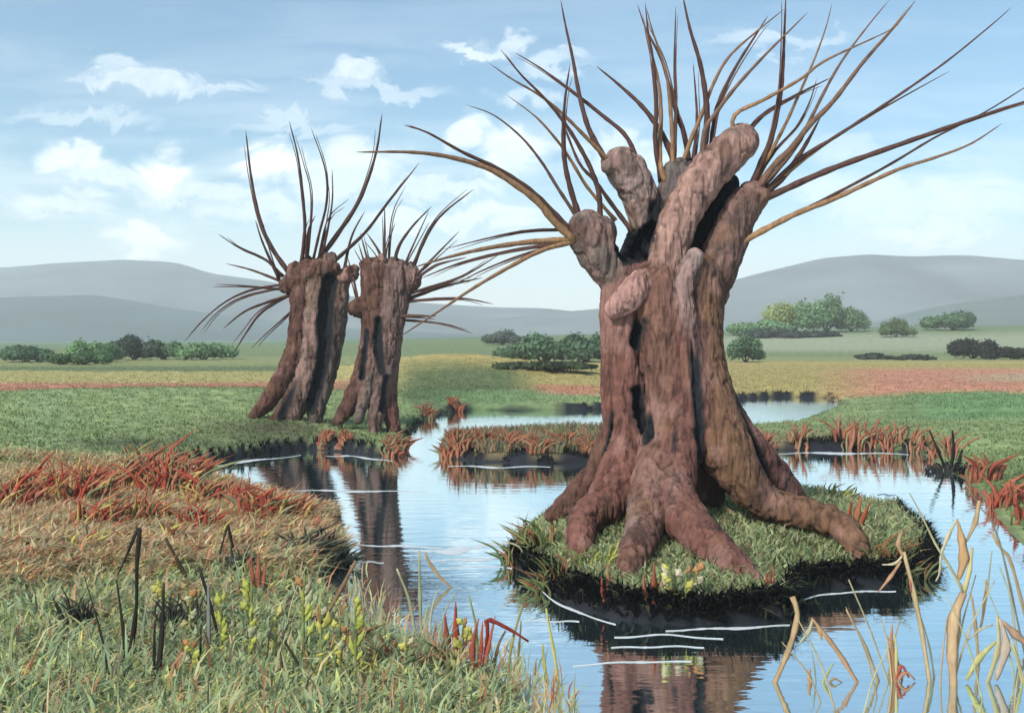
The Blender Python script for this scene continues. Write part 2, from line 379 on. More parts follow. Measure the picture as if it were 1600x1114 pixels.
# ---- the great willow
root = thing('pollard_willow', (TX, TY, gz(TX, TY)), 'huge gnarled hollow pollard willow with spreading roots on the small grassy islet', 'tree', 'pollard willows')
strands = [
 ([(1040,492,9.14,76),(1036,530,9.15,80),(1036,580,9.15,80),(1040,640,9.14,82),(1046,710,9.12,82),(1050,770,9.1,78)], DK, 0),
 ([(985,440,8.92,36),(974,480,8.86,34),(976,540,8.8,33),(976,620,8.8,34),(985,690,8.75,38),(975,745,8.6,38),(945,790,8.42,30),(914,812,8.2,23),(907,844,7.95,19),(911,884,7.72,11)], RO, 0),
 ([(968,690,9.0,32),(935,742,9.1,22),(898,778,9.15,17),(864,806,9.2,11)], BR, 0),
 ([(1030,450,8.66,34),(1036,560,8.62,30),(1044,640,8.56,30),(1032,720,8.4,34),(1014,780,8.1,29),(1005,830,7.7,25),(990,874,7.32,22),(972,914,7.08,15)], (118,84,72), 0),
 ([(1062,470,8.64,28),(1076,600,8.56,34),(1062,700,8.4,36),(1050,760,8.2,31),(1070,810,7.85,31),(1106,850,7.5,30),(1142,886,7.22,27),(1174,914,7.06,19)], RO, 0),
 ([(1088,430,8.76,34),(1094,560,8.68,35),(1108,640,8.6,40),(1132,700,8.5,40),(1166,756,8.42,29),(1202,788,8.4,24),(1250,800,8.33,22),(1300,814,8.18,20),(1332,840,7.98,18),(1346,876,7.76,9)], (120,88,68), 0),
 ([(1114,424,9.0,24),(1101,500,8.95,25),(1104,580,8.9,28),(1132,660,8.85,32),(1174,708,8.9,28),(1214,752,9.0,24),(1252,786,9.1,12)], (104,70,64), 0),
 ([(1020,474,8.95,40),(965,430,8.9,29),(932,392,8.84,29),(916,358,8.8,25),(940,362,8.84,22)], GY_, 0),
 ([(1022,390,9.3,28),(1008,330,9.25,26),(990,285,9.2,27),(968,258,9.15,23),(990,262,9.2,18)], (156,132,124), 0),
 ([(1052,330,9.3,29),(1062,272,9.25,24)], (112,102,98), 0),
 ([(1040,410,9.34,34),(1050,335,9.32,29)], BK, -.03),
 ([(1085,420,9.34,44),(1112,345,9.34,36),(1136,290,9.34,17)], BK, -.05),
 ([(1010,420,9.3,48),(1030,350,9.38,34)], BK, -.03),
 ([(1108,452,8.98,30),(1132,388,8.96,28),(1154,338,8.96,25),(1174,306,8.96,21)], (116,90,82), 0)]
carves = [[(962,392,8.8,13),(990,394,8.82,23),(1014,370,8.9,26),(1034,325,9.0,20)],
 [(985,400,9.05,14),(1004,392,9.1,22),(1022,366,9.12,20)],
 [(1002,504,8.5,9),(993,524,8.5,16),(987,548,8.5,9)], [(996,512,8.66,9),(990,540,8.66,10)],
 [(985,588,8.5,9),(994,636,8.46,16),(1006,672,8.44,16),(1022,702,8.36,8)], [(990,610,8.66,10),(998,650,8.64,12),(1010,684,8.6,10)],
 [(1126,520,8.78,5),(1134,590,8.74,9),(1149,652,8.72,11),(1176,704,8.7,11),(1208,750,8.72,7)],
 [(1052,520,8.40,4),(1058,600,8.34,5),(1052,700,8.16,5)], [(1080,470,8.5,4),(1087,590,8.38,6),(1092,670,8.28,8),(1092,735,8.28,12)],
 [(962,640,8.66,4),(955,700,8.66,6),(940,748,8.7,6)], [(1012,560,8.42,4),(1012,600,8.4,4)],
 [(1090,742,8.36,13),(1102,768,8.42,24),(1118,800,8.5,30),(1124,830,8.4,26)]]  # gap under the root arch; its shadow is painted near-black
late = [([(1036,446,8.74,26),(1047,384,8.78,26),(1070,324,8.84,26),(1110,266,8.9,27),(1158,221,8.95,25)], PK, 0),
 ([(962,482,8.6,14),(985,462,8.55,20),(1000,440,8.55,15)], (176,134,124), .005),
 ([(1084,402,8.56,12),(1068,440,8.52,14),(1072,500,8.5,13),(1090,565,8.5,7)], (150,126,120), .005),
 ([(1042,705,8.36,9),(1052,750,8.12,12),(1056,800,7.82,9)], (142,120,112), .004),
 ([(992,790,7.95,7),(992,830,7.6,10),(985,850,7.45,6)], (150,132,124), .004)]
def knobs(tips, Y, n, spread, r, cols):
    out = []
    for tx, ty in tips:
        for _ in range(n):
            a = random.uniform(0, 6.28); q = spread*random.uniform(.4, 1); dy = random.uniform(-.12, .1)
            x, y = tx+q*math.cos(a), ty+q*.7*math.sin(a); rr = random.uniform(*r)
            out.append(([(x, y, Y+dy, rr), (x+(tx-x)*.5, y+(ty-y)*.5+6, Y+dy*.5, rr)], random.choice(cols), 0))
    return out
strands += knobs([(914,352),(934,358)], 8.8, 5, 24, (8, 13), [GY_, PK, BR])+knobs([(968,254)], 9.15, 6, 20, (7, 11), [PK, GY_])+knobs([(1062,270)], 9.25, 6, 20, (7, 11), [GY_, BR])+knobs([(1174,304)], 8.95, 7, 20, (7, 12), [BR, GY_])
late += knobs([(1158,221)], 8.95, 6, 19, (7, 11), [PK, GY_])
strands += [([(1030,430,8.75,22),(1000,440,8.72,18),(972,462,8.7,12)], BR, 0), ([(1112,452,8.8,18),(1088,424,8.76,16)], RO, 0)]
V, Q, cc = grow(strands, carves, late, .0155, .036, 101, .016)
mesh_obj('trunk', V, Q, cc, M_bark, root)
D = (90, 62, 55); O = (164, 126, 90); T = (124, 94, 78)
big = [  # tip..base, depth at base, lean, width, colour
 ([(891,100),(884,146),(880,200),(882,250),(891,293),(907,345)], 8.8, -.3, 11, D),
 ([(876,0),(884,42),(895,92),(904,142),(918,196),(936,232),(958,271),(972,300)], 9.12, .3, 12, D),
 ([(783,79),(814,117),(850,153),(882,192),(907,232),(925,268),(936,304),(938,352)], 8.8, -.4, 10, D),
 ([(858,160),(875,182),(904,253),(929,282),(958,322),(988,362)], 9.0, .2, 9, D),
 ([(805,83),(843,106),(893,142),(943,182),(979,214),(1000,262)], 9.2, .4, 9, D),
 ([(764,99),(800,124),(843,149),(879,178),(922,221),(962,262)], 9.15, -.5, 8, O),
 ([(792,149),(836,182),(871,221),(893,253),(918,293),(962,345)], 8.95, -.2, 7, O),
 ([(728,164),(771,180),(814,214),(846,253),(871,293),(905,345)], 8.8, .5, 7, D),
 ([(631,196),(667,207),(721,237),(778,264),(828,297),(864,332),(902,372)], 8.8, -.5, 12, D),
 ([(556,238),(640,238),(700,245),(760,262),(800,285),(840,315),(865,345),(898,376)], 8.76, -.6, 14, O),
 ([(692,390),(764,372),(821,361),(879,359),(905,362)], 8.8, .3, 6, D),
 ([(640,420),(700,402),(760,388),(830,378),(905,374)], 8.78, -.3, 12, O),
 ([(655,436),(720,411),(800,392),(905,376)], 8.84, .5, 9, D),
 ([(622,528),(680,490),(740,450),(800,415),(850,390),(905,376)], 8.8, -.8, 9, O),
 ([(700,450),(760,420),(830,394),(905,378)], 8.82, .1, 6, D),
 ([(932,104),(965,131),(1001,164),(1026,196),(1047,235),(1058,272)], 9.25, .3, 13, D),
 ([(1008,5),(1013,52),(1020,92),(1026,164),(1024,221),(1034,285)], 9.27, -.3, 10, D),
 ([(1006,30),(1012,60),(1029,128),(1033,182),(1031,250),(1040,285)], 9.2, .2, 10, O),
 ([(996,8),(1010,47),(1033,92),(1047,139),(1056,174),(1069,210),(1078,262)], 9.25, .4, 10, D),
 ([(1010,12),(1019,47),(1040,110),(1047,164),(1051,221),(1052,280)], 9.22, -.4, 9, O),
 ([(1056,10),(1055,48),(1054,110),(1056,164),(1053,280)], 9.27, .1, 8, D),
 ([(1066,-10),(1078,45),(1094,99),(1103,153),(1105,195),(1100,230),(1090,285)], 9.1, -.2, 14, D),
 ([(1083,99),(1087,146),(1089,192),(1083,250),(1076,280)], 9.25, .3, 8, D),
 ([(1225,15),(1188,45),(1140,88),(1115,131),(1097,178),(1079,221),(1061,275)], 9.22, -.4, 9, O),
 ([(1200,25),(1183,52),(1151,103),(1125,156),(1115,200),(1107,285)], 9.0, .4, 11, D),
 ([(1262,20),(1237,45),(1194,88),(1151,135),(1118,178),(1100,210),(1098,290)], 8.95, -.3, 10, T),
 ([(1228,-8),(1226,43),(1222,128),(1215,174),(1204,221),(1190,253),(1168,308)], 8.96, -.2, 12, D),
 ([(1405,38),(1382,52),(1290,95),(1251,124),(1194,156),(1147,182),(1150,226)], 8.95, -.5, 8, O),
 ([(1298,122),(1258,142),(1212,167),(1183,189),(1158,222)], 8.92, .3, 10, D),
 ([(1300,5),(1291,42),(1273,92),(1251,142),(1230,189),(1208,232),(1190,268),(1170,308)], 8.94, .4, 8, O),
 ([(1276,124),(1265,160),(1244,200),(1212,235),(1186,275),(1172,310)], 8.98, .2, 8, D),
 ([(1390,0),(1357,40),(1316,95),(1287,146),(1262,196),(1240,235),(1176,312)], 8.95, .5, 9, T),
 ([(1430,2),(1400,40),(1348,99),(1301,160),(1265,196),(1237,232),(1208,261),(1172,312)], 8.92, -.4, 13, (118,88,72)),
 ([(1283,182),(1262,221),(1244,250),(1222,279),(1176,318)], 8.92, .1, 15, D),
 ([(1580,12),(1556,34),(1481,95),(1409,146),(1355,182),(1301,217),(1247,250),(1204,290),(1172,318)], 8.96, -.3, 8, D),
 ([(1485,111),(1409,153),(1355,184),(1280,232),(1210,288),(1172,320)], 8.98, -.2, 7, O),
 ([(1680,138),(1600,160),(1517,187),(1409,225),(1319,257),(1265,279),(1219,300),(1168,322)], 8.9, -.3, 13, D),
 ([(1660,100),(1600,138),(1535,178),(1463,214),(1391,257),(1319,296),(1247,333),(1150,384)], 8.92, .6, 7, D),
 ([(1565,194),(1517,225),(1463,246),(1409,263),(1355,287),(1301,312),(1247,333),(1201,356),(1146,386)], 8.88, -.3, 12, O),
]
for pts, Yb, ln, wd, c in big: branch(root, pts, Yb, Yb+ln, wd*.95, c, .10, D if c == D else T)


def hair(pts):
    k = random.uniform(.12, .4); p0 = np.array(pts[0], float); p1 = np.array(pts[1], float); dx, dy = random.uniform(-9, 9), random.uniform(-7, 7)
    return [tuple(p0+(p1-p0)*k+[dx, dy])]+[tuple(np.array(p)+[dx*.7*(1-i/len(pts)), dy*.5*(1-i/len(pts))]) for i, p in enumerate(pts[1:-1])]+[pts[-1]]
for i, (pts, Yb, ln, wd, c) in enumerate(big):
    if i % 2 == 0: branch(root, hair(pts), Yb, Yb+ln*random.uniform(-.5, 1.3), max(3.0, wd*.36), c, .2, T if c == D else O)
# ---- the two small willows across the channel
def Yc(pts, Y): return [(a, b, Y+d, r) for a, b, d, r in pts]
x2, y2 = (462-CX)*19.4/F, 19.4
r2 = thing('pollard_willow', (x2, y2, gz(x2, y2)), 'small leaning pollard willow with a dark cleft, leftmost of the three willows', 'tree', 'pollard willows')
s2 = [(Yc([(470,436,0,20),(468,500,0,17),(458,560,-.05,18),(430,612,-.1,17),(398,650,-.2,9)], 19.4), BR, 0),
 (Yc([(495,436,.1,28),(492,520,.05,26),(480,590,.02,26),(456,640,-.05,23),(448,672,-.1,14)], 19.4), (140,114,104), 0),
 (Yc([(532,436,.15,16),(524,500,.1,20),(510,580,.1,19),(494,640,0,15),(492,672,0,10)], 19.4), GY_, 0),
 (Yc([(450,446,0,16),(480,428,0,23),(514,420,0,17)], 19.4), BR, 0), (Yc([(530,440,.1,16),(545,426,.1,12)], 19.4), PK, 0),
 (Yc([(470,600,-.1,14),(430,660,-.3,11),(414,672,-.4,7)], 19.4), DK, 0)]
c2 = [Yc([(516,440,-.16,13),(508,490,-.16,12),(506,560,-.2,11),(484,640,-.2,9)], 19.4), Yc([(472,540,-.3,4),(462,590,-.34,6),(440,650,-.4,6)], 19.4)]
s2 += knobs([(462,426),(486,416),(512,412),(542,424)], 19.4, 6, 16, (5, 9), [BR, DK, PK, GY_])
V, Q, cc = grow([([(a, b, c, r*.80) for a, b, c, r in p], q, w_) for p, q, w_ in s2], c2, [], .026, .04, 211, .026); mesh_obj('trunk', V, Q, cc, M_bark, r2)
b2 = [([(384,205),(393,282),(406,344),(423,385),(455,432)],10),([(399,344),(411,381),(436,436)],7),([(341,366),(375,388),(416,407),(442,432)],6),([(353,412),(393,422),(440,440)],6),
 ([(331,448),(382,448),(440,452)],5),([(287,535),(321,497),(355,470),(393,453),(445,444)],5),([(314,518),(341,487),(382,463),(450,448)],5),([(348,514),(382,487),(416,473),(458,460)],7),
 ([(365,552),(386,518),(410,487),(456,458)],7),([(452,190),(466,248),(474,316),(476,361),(470,420)],8),([(493,337),(481,364),(478,420)],8),([(486,200),(508,265),(510,316),(498,368),(486,420)],6),
 ([(519,265),(519,316),(508,378),(498,420)],6),([(597,178),(587,241),(563,310),(526,368),(484,425)],11),([(546,310),(512,344),(494,420)],4),([(655,255),(604,320),(570,364),(526,405),(508,420)],8),
 ([(570,330),(549,371),(536,430)],7),([(461,211),(474,255),(486,310),(480,420)],4),([(392,545),(412,525),(440,500),(462,480)],4)]
for pts, wd in b2:
    branch(r2, pts, 19.4, 19.4+random.uniform(-.7, .7), wd*.85, D, .16)
    branch(r2, hair(pts), 19.4, 19.4+random.uniform(-.7, .7), 2.6, D, .3)

x3, y3 = (590-CX)*18.9/F, 18.9
r3 = thing('pollard_willow', (x3, y3, gz(x3, y3)), 'small stout pollard willow with splayed base, right beside the leaning one', 'tree', 'pollard willows')
s3 = [(Yc([(590,424,0,22),(588,462,0,26),(590,520,0,26),(572,585,-.05,21),(546,632,-.15,14),(527,660,-.25,8)], 18.9), BR, 0),
 (Yc([(620,430,.05,27),(612,470,0,28),(604,520,-.05,26),(602,570,-.05,22),(592,620,-.15,15),(584,676,-.35,9)], 18.9), (126,100,92), 0),
 (Yc([(606,560,.1,18),(606,620,.05,14),(616,672,-.05,10)], 18.9), RO, 0), (Yc([(572,480,0,20),(556,482,0,13)], 18.9), DK, 0),
 (Yc([(578,416,0,13),(580,440,0,16)], 18.9), DK, 0), (Yc([(632,440,0,18),(646,428,0,12)], 18.9), PK, 0),
 (Yc([(586,560,-.1,13),(570,620,-.25,9),(560,656,-.35,6)], 18.9), GY_, 0)]
c3 = [Yc([(592,500,-.3,6),(590,540,-.34,8),(596,580,-.32,6)], 18.9), Yc([(604,590,-.28,5),(598,640,-.3,6)], 18.9), Yc([(572,520,-.26,5),(566,590,-.26,5)], 18.9)]
s3 += knobs([(580,414),(604,410),(630,420),(640,440)], 18.9, 6, 16, (5, 9), [BR, DK, PK, GY_])
V, Q, cc = grow([([(a, b, c, r*.88) for a, b, c, r in p], q, w_) for p, q, w_ in s3], c3, [], .026, .04, 307, .026); mesh_obj('trunk', V, Q, cc, M_bark, r3)
b3 = [([(563,364),(573,402),(582,430)],6),([(573,364),(594,398),(599,432)],8),([(601,323),(601,371),(599,432)],7),([(618,347),(604,391),(602,432)],5),([(674,323),(642,357),(621,391),(616,432)],8),
 ([(670,330),(648,378),(624,432)],5),([(740,296),(689,337),(662,378),(640,432)],8),([(718,361),(682,398),(645,436)],6),([(780,398),(723,432),(672,449),(630,462)],7),([(730,402),(682,415),(644,440)],7),
 ([(754,434),(689,449),(630,470)],9),([(771,475),(713,466),(625,472)],7),([(739,521),(689,506),(642,501),(604,500)],6),([(682,494),(640,494),(604,496)],10),([(543,402),(553,439),(560,480)],7),
 ([(634,290),(612,340),(606,432)],4),([(560,380),(566,400),(574,425)],5)]
for pts, wd in b3:
    branch(r3, pts, 18.9, 18.9+random.uniform(-.7, .7), wd*.85, D, .16)
    branch(r3, hair(pts), 18.9, 18.9+random.uniform(-.7, .7), 2.6, D, .3)

# ------------------------------------------------------------------ grass and sedge (ground cover nobody could count)
def blades(name, mask, n, L, Wd, colors, weights, lean=(.0, .0), spread=.35, mixground=.0, dens=None, kind='stuff', zmin=None):
    ii = np.flatnonzero(mask.ravel())
    pr = None
    if dens is not None: pr = dens.ravel()[ii]; pr = pr/pr.sum()
    k = rng.choice(ii, n, p=pr)
    sp = GY.ravel()[k]/F
    x = GX.ravel()[k]+rng.uniform(-2, 2, n)*sp; y = GY.ravel()[k]+rng.uniform(-.5, .5, n)*np.minimum(sp*12, .3); z = GZ.ravel()[k]-.01
    if zmin is not None: z = np.maximum(z, zmin)
    l = rng.uniform(L[0], L[1], n)*rng.uniform(.7, 1.15, n); wd = rng.uniform(Wd[0], Wd[1], n)
    a = rng.uniform(0, 2*np.pi, n); ld = np.stack([rng.normal(lean[0], spread, n), rng.normal(lean[1], spread, n)], -1)
    s = np.stack([np.cos(a*.5-.8), .5*np.sin(a), np.zeros(n)], -1); s /= np.linalg.norm(s, axis=1)[:, None]
    base = np.stack([x, y, z], -1)
    mid = base+np.stack([ld[:, 0]*.35*l, ld[:, 1]*.35*l, .6*l], -1); tip = base+np.stack([ld[:, 0]*l, ld[:, 1]*l, l/np.sqrt(1+.5*(ld**2).sum(1))], -1)
    V = np.stack([base-s*wd[:, None]*.35, base+s*wd[:, None]*.35, mid+s*wd[:, None]*.5, mid-s*wd[:, None]*.5, tip], 1).reshape(-1, 3)
    o = np.arange(n)[:, None]*5
    tri = np.concatenate([o+[0, 1, 2], o+[0, 2, 3], o+[3, 2, 4]], 1).reshape(-1, 3)
    ci = rng.choice(len(colors), n, p=np.array(weights)/np.sum(weights)); col = colors[ci]*rng.uniform(.8, 1.25, n)[:, None]
    if mixground: col = col*(1-mixground)+GC.reshape(-1, 3)[k]*mixground*rng.uniform(.8, 1.3, n)[:, None]
    ob = mesh_obj(name, V, tri, np.repeat(col, 5, 0), M_leaf, smooth=False)
    return tag(ob, None, None, kind=kind)
inview = (GPX > -140) & (GPX < 1740)
near = (GY < 14.6) & (GPX < 900) & ~GI & inview & (GY > 3.6)
nb = n2(GX, GY, 1.2, 2.0, 91)
g = blades('island_grass', GI & (GD > .08), 32000, (.035, .13), (.010, .022), pal((162,174,128),(140,152,108),(182,188,144),(112,116,82),(186,150,118),(208,212,150)), [5,4,3,2.4,1.2,.8], spread=.65)
g['label'] = 'mossy green grass covering the islet round the big willow roots'
g = blades('meadow_grass', (~GI) & ((GY > 14) | (GPX > 900)) & (GY < 60) & (GD > .15) & inview & (GPY > 560), 90000, (.03, .10), (.012, .03), pal((146,164,110),(168,182,130),(126,142,94)), [5,3,3], mixground=.75, spread=.8)
g['label'] = 'short green meadow grass across the channel'
tanm = near & (GD > .06) & (GPY < 900+95*nb+rng.normal(0, 18, GX.shape))
g = blades('tawny_sedge', tanm, 46000, (.07, .20), (.014, .034), pal((222,194,154),(222,168,126),(190,188,146),(230,214,134),(214,120,94),(210,178,142)), [6,2.6,3,.8,.5,3], lean=(.8, -.1), spread=.6, mixground=.2)
g['label'] = 'tawny and orange sedge leaning right on the near left bank'
sagem = near & (GD > .03) & (GPY > 838+95*nb+rng.normal(0, 18, GX.shape))
g = blades('sage_grass', sagem, 56000, (.05, .15), (.012, .030), pal((184,194,148),(200,196,130),(216,188,148),(228,226,136),(108,110,94),(168,184,140)), [6,2.2,1.9,1.6,.8,5], lean=(.1, -.1), spread=.7, mixground=.2)
g['label'] = 'grey-green rank grass at the bottom of the near left bank'
penm = (~GI) & (GY > 14.5) & (GY < 21) & (GPX > 670) & (GPX < 960) & (GD > .1) & (GPY > 655)
g = blades('brown_sedge', penm, 16000, (.08, .26), (.014, .034), pal((166,138,106),(130,122,100),(180,128,96),(136,156,112),(104,96,88)), [4,3,2,4,2], spread=.3, dens=np.where(GD < 1.1, 4.0, .6))
g['label'] = 'brown and grey sedge along the low spit behind the big willow'

tl = near & (GD > .03)
g = blades('tall_sedge', tl, 2300, (.12, .32), (.006, .016), pal((206,180,140),(178,194,140),(214,204,150),(96,94,82),(206,140,104),(150,170,130)), [2.4,3.4,1.6,1.4,1.5,4], lean=(.15, 0), spread=.35)
g['label'] = 'thin taller straw and green sedge scattered over the near left bank'
sh = (GD > -.30) & (GD < .05) & (GPY > 965) & (GY < 14) & (GPX < 900) & (GPX > 300) & ~GI
g = blades('marsh_grass', sh, 700, (.08, .22), (.006, .016), pal((172,188,150),(204,178,138),(200,196,140),(190,130,98)), [4,3,2,1.5], lean=(.15, 0), spread=.35, zmin=-.02)
g['label'] = 'sparse marsh grass standing in the shallows off the near left bank'
fr = ~near & (GD > .01) & (GD < .11) & (GF > .35) & (GY > 5) & (GY < 34) & inview
g = blades('bank_sedge', fr, 10000, (.05, .16), (.010, .024), pal((22,23,26),(34,36,36),(80,84,60)), [5,3,1], lean=(0, -.75), spread=.5)  # mostly near-black blades along the water edge
g['label'] = 'dark sedge hanging over the banks at the waterline'

# ------------------------------------------------------------------ single plants
def blade_mesh(paths):
    """flattened stems and leaves: paths = [(points3d base->tip, [widths], colour)], lens-shaped section with real thickness"""
    V = []; Fc = []; cols = []
    for c, ws, colr in paths:
        m = max(6, 3*len(c)); q = spline(np.asarray(c), m); wq = np.interp(np.linspace(0, 1, m), np.linspace(0, 1, len(ws)), ws)
        d = np.gradient(q, axis=0); d /= np.maximum(np.linalg.norm(d, axis=1), 1e-9)[:, None]
        yaw = rng.uniform(-.5, .5); vd = np.array([math.sin(yaw), -math.cos(yaw), .15]); o = len(V)
        j = rng.uniform(.88, 1.12)
        for i in range(m):
            s = np.cross(d[i], vd); s /= max(np.linalg.norm(s), 1e-6); u = np.cross(s, d[i]); w_ = max(wq[i], .0012)
            ww = w_*(1+.12*math.sin(i*1.9+o))
            for e, t in ((-.5, 0), (-.2, -.16), (.2, -.16), (.5, 0), (.2, .16), (-.2, .16)):
                V.append(q[i]+s*ww*e+u*ww*t); cols.append(lin(colr, ALB)*j)
        for i in range(m-1):
            for k in range(6): Fc.append((o+i*6+k, o+i*6+(k+1) % 6, o+(i+1)*6+(k+1) % 6, o+(i+1)*6+k))
        Fc.append(tuple(o+k for k in range(6))[::-1]); Fc.append(tuple(o+(m-1)*6+k for k in range(6)))
    return V, Fc, np.array(cols)
def to3(pts, Y, lean=0.0):
    n = len(pts); return [P(x, y, Y+lean*i/max(n-1, 1)) for i, (x, y) in enumerate(pts)]
RED=(200,104,84); ORG=(198,130,94); TAN=(190,154,112); PALE=(206,204,160); YEL=(230,220,116); LIME=(208,212,104); DARK=(58,52,46); GREY=(86,88,80); CREAM=(222,206,170); SAGE=(140,152,112); BRN=(150,116,80)
def plant(name, parts, label, cat, group=None, base=None, Yfix=None, lean=.0):
    """parts: (part_name, [px points base->tip], [px widths], colour).  Rooted where the sight line of the first base point meets land or water."""
    bx, by = base or parts[0][1][0]
    X, Y, z = gp(bx, by)
    if Yfix: Y = Yfix; X = (bx-CX)*Y/F; z = max(gz(X, Y), 0)
    kids = []
    for pn, pts, ws, colr in parts:
        p3 = to3(pts, Y, lean*rng.uniform(.5, 1.2))
        if pts[0][1] >= by-3: p3[0] = np.array([p3[0][0], Y, min(p3[0][2], z)-.04])
        f_ = .66 if group == 'plants in the right foreground water' else .6 if group == 'red sedge blades' else .9
        if group == 'plants in the right foreground water' and colr != RED: colr = tuple(.62*a+.38*b for a, b in zip(colr, (214,200,164)))
        kids.append((pn, (p3, [w_*f_*Y/F for w_ in ws], colr)))
    if len(kids) == 1:
        V, Fc, cl = blade_mesh([kids[0][1]]); o = mesh_obj(name, V, Fc, cl, M_blade); return tag(o, label, cat, group)
    r = thing(name, (X, Y, z), label, cat, group)
    for pn, pth in kids:
        V, Fc, cl = blade_mesh([pth]); mesh_obj(pn, V, Fc, cl, M_blade, r)
    return r
def tuft(name, px, py, hpx, n, palette, weights, label, group=None, cat='sedge tuft', lean=.15, w=(6, 14), spr=.35, wide=.4):
    X, Y, z = gp(px, py); H = hpx*Y/F; paths = []
    for _ in range(n):
        a = rng.uniform(0, 2*np.pi); rr = H*wide*math.sqrt(rng.random()); b = np.array([X+rr*math.cos(a), Y+rr*.6*math.sin(a), 0]); b[2] = max(gz(b[0], b[1]), 0)-.03
        h = H*rng.uniform(.45, 1.05)*(1-.35*rr/(H*wide+1e-6)); lx = rng.normal(lean, spr)*h+.3*(b[0]-X); ly = rng.normal(0, spr*.6)*h
        bw = rng.normal(0, .10)*h; m = b+np.array([lx*.25+bw, ly*.3, h*.58]); t = b+np.array([lx*1.1-bw*.6, ly, h*rng.uniform(.88, 1.0)]); ww = rng.uniform(*w)*Y/F
        colr = palette[rng.choice(len(palette), p=np.array(weights)/sum(weights))]; ww *= .62
        paths.append(([b, m, t], [ww*.5, ww, ww*.75, .0], colr))
    V, Fc, cl = blade_mesh(paths); o = mesh_obj(name, V, Fc, cl, M_blade); return tag(o, label, cat, group)

FL = [(216,100,78), (214,148,108), (196,120,94), (226,198,120), (170,172,128)]
lab = 'flame-red and orange sedge tuft in the row along the back of the near left bank'; gr_ = 'red sedge row on the left bank'
for px, py, h in ((20,800,80),(60,780,70),(120,790,88),(150,770,60),(195,770,66),(235,768,92),(262,778,80),(285,762,70),(330,790,60),(372,800,58),(410,812,64),(455,815,50),(150,830,70),(215,820,60),(310,830,56)):
    tuft('sedge_tuft', px, py, h*1.25, 70, FL, [4,3,2,1.6,1.8], lab, gr_, w=(4, 11))
for px, py, h in ((130,868,60),(200,860,50),(265,856,56),(350,850,54),(300,800,50),(400,852,44)):
    tuft('sedge_tuft', px, py, h, 26, [YEL, ORG, TAN, RED], [3,3,2,1], 'low yellow and orange sedge tuft among the tawny sedge of the near left bank', 'yellow-orange sedge tufts', w=(5, 11))
RS = [(190,126,92), (180,100,74), (168,130,100), (150,146,108)]
for px, py, h, l in ((508,690,26,'small red sedge tuft between the two small willows'),(536,692,24,'small red sedge tuft under the stout small willow, farther left'),
  (612,712,34,'red sedge tuft on the shore corner right of the stout small willow'),(622,702,40,'tallest orange-red sedge tuft at the mouth of the channel'),
  (668,655,26,'small red sedge tuft on the far bank left end of the distant water'),(712,640,24,'faint red sedge tuft on the far bank beside the dark waterline'),
  (700,712,36,'broad orange sedge tuft at the left tip of the low spit'),(716,706,50,'narrow tall red sedge tuft beside the tip of the low spit'),
  (755,702,56,'pointed red-brown sedge tuft, tallest on the low spit'),(795,704,46,'rounded orange-brown sedge tuft in the middle of the low spit'),
  (840,706,40,'grey-brown low sedge tuft on the low spit before the willow'),(884,704,46,'orange sedge tuft on the low spit nearest the big trunk'),
  (925,708,36,'pale pinkish sedge tuft touching the big trunk on the left'),
  (1196,692,34,'thin orange sedge tuft on the bank just right of the trunk'),(1248,692,42,'forked orange sedge tuft on the right bank before the far pond'),
  (1322,690,58,'big rounded orange sedge tuft in the middle of the right bank'),(1362,690,46,'slender pale orange sedge tuft right of the big rounded one'),
  (1396,690,50,'rounded orange-brown sedge tuft near the right end of the bank'),(1436,700,44,'sparse pale orange sedge tuft beside the dark reed stump'),
  (1475,710,60,'tall tawny sedge tuft standing behind the dark reed stump')):
    tuft('sedge_tuft', px, py, h, 60 if px < 1000 else 26, RS if px < 1000 else [(198,138,106),(190,116,90),(166,150,112)]+RS[:1], [3,3,3,1], l, 'orange sedge tufts round the pond', w=(5, 10), lean=.1)
for px, py, h, l in ((1535,752,60,'bright red sedge tuft at the left end of the right shore'),(1572,790,70,'fiery red sedge tuft with wide blades in the middle of the right shore'),(1608,815,80,'bright red sedge tuft cut by the right edge of the view')):
    tuft('sedge_tuft', px, py, h, 46, [RED, (204,120,92), ORG, (150,140,100)], [4,2,2,1.5], l, 'bright red tufts on the right shore', w=(7, 14), lean=.25)
tuft('grass_tuft', 828, 860, 76, 60, [(138,146,90),TAN,PALE,(176,112,76),(104,124,72)], [4,2,1.4,2,3], 'spiky green and rust grass tuft leaning left on the left point of the islet', cat='grass tuft', lean=-.5, spr=.35, w=(4, 9), wide=.6)
tuft('grass_tuft', 870, 905, 60, 50, [(138,146,90),(176,112,76),(104,124,72),(160,130,88)], [4,2.4,3,2], 'low rust-streaked grass tuft on the left slope of the islet', cat='grass tuft', lean=-.3, w=(4, 9), wide=.8)
tuft('grass_tuft', 1400, 880, 60, 50, [(128,132,84),(176,122,80),(104,104,68)], [4,2,3], 'dull green and orange grass tuft at the right end of the islet', cat='grass tuft', lean=.35, w=(4, 9), wide=.8)
tuft('grass_tuft', 945, 890, 56, 40, [(160,168,96),(128,146,80),YEL], [4,4,1], 'yellow-green grass tuft between the two left front roots', cat='grass tuft', lean=.2, w=(4, 9), wide=.6)
tuft('grass_tuft', 1305, 775, 36, 30, [(128,140,80),LIME,(100,100,66)], [4,2,3], 'small olive grass tuft behind the long right root', cat='grass tuft', lean=.2, w=(4, 8), wide=.8)
tuft('grass_tuft', 486, 868, 64, 60, [(70,74,66),(54,58,54),(110,116,92)], [4,3,2], 'dark grey grass tuft overhanging the water at the edge of the left bank', cat='grass tuft', lean=.4, w=(5, 11), wide=.9)
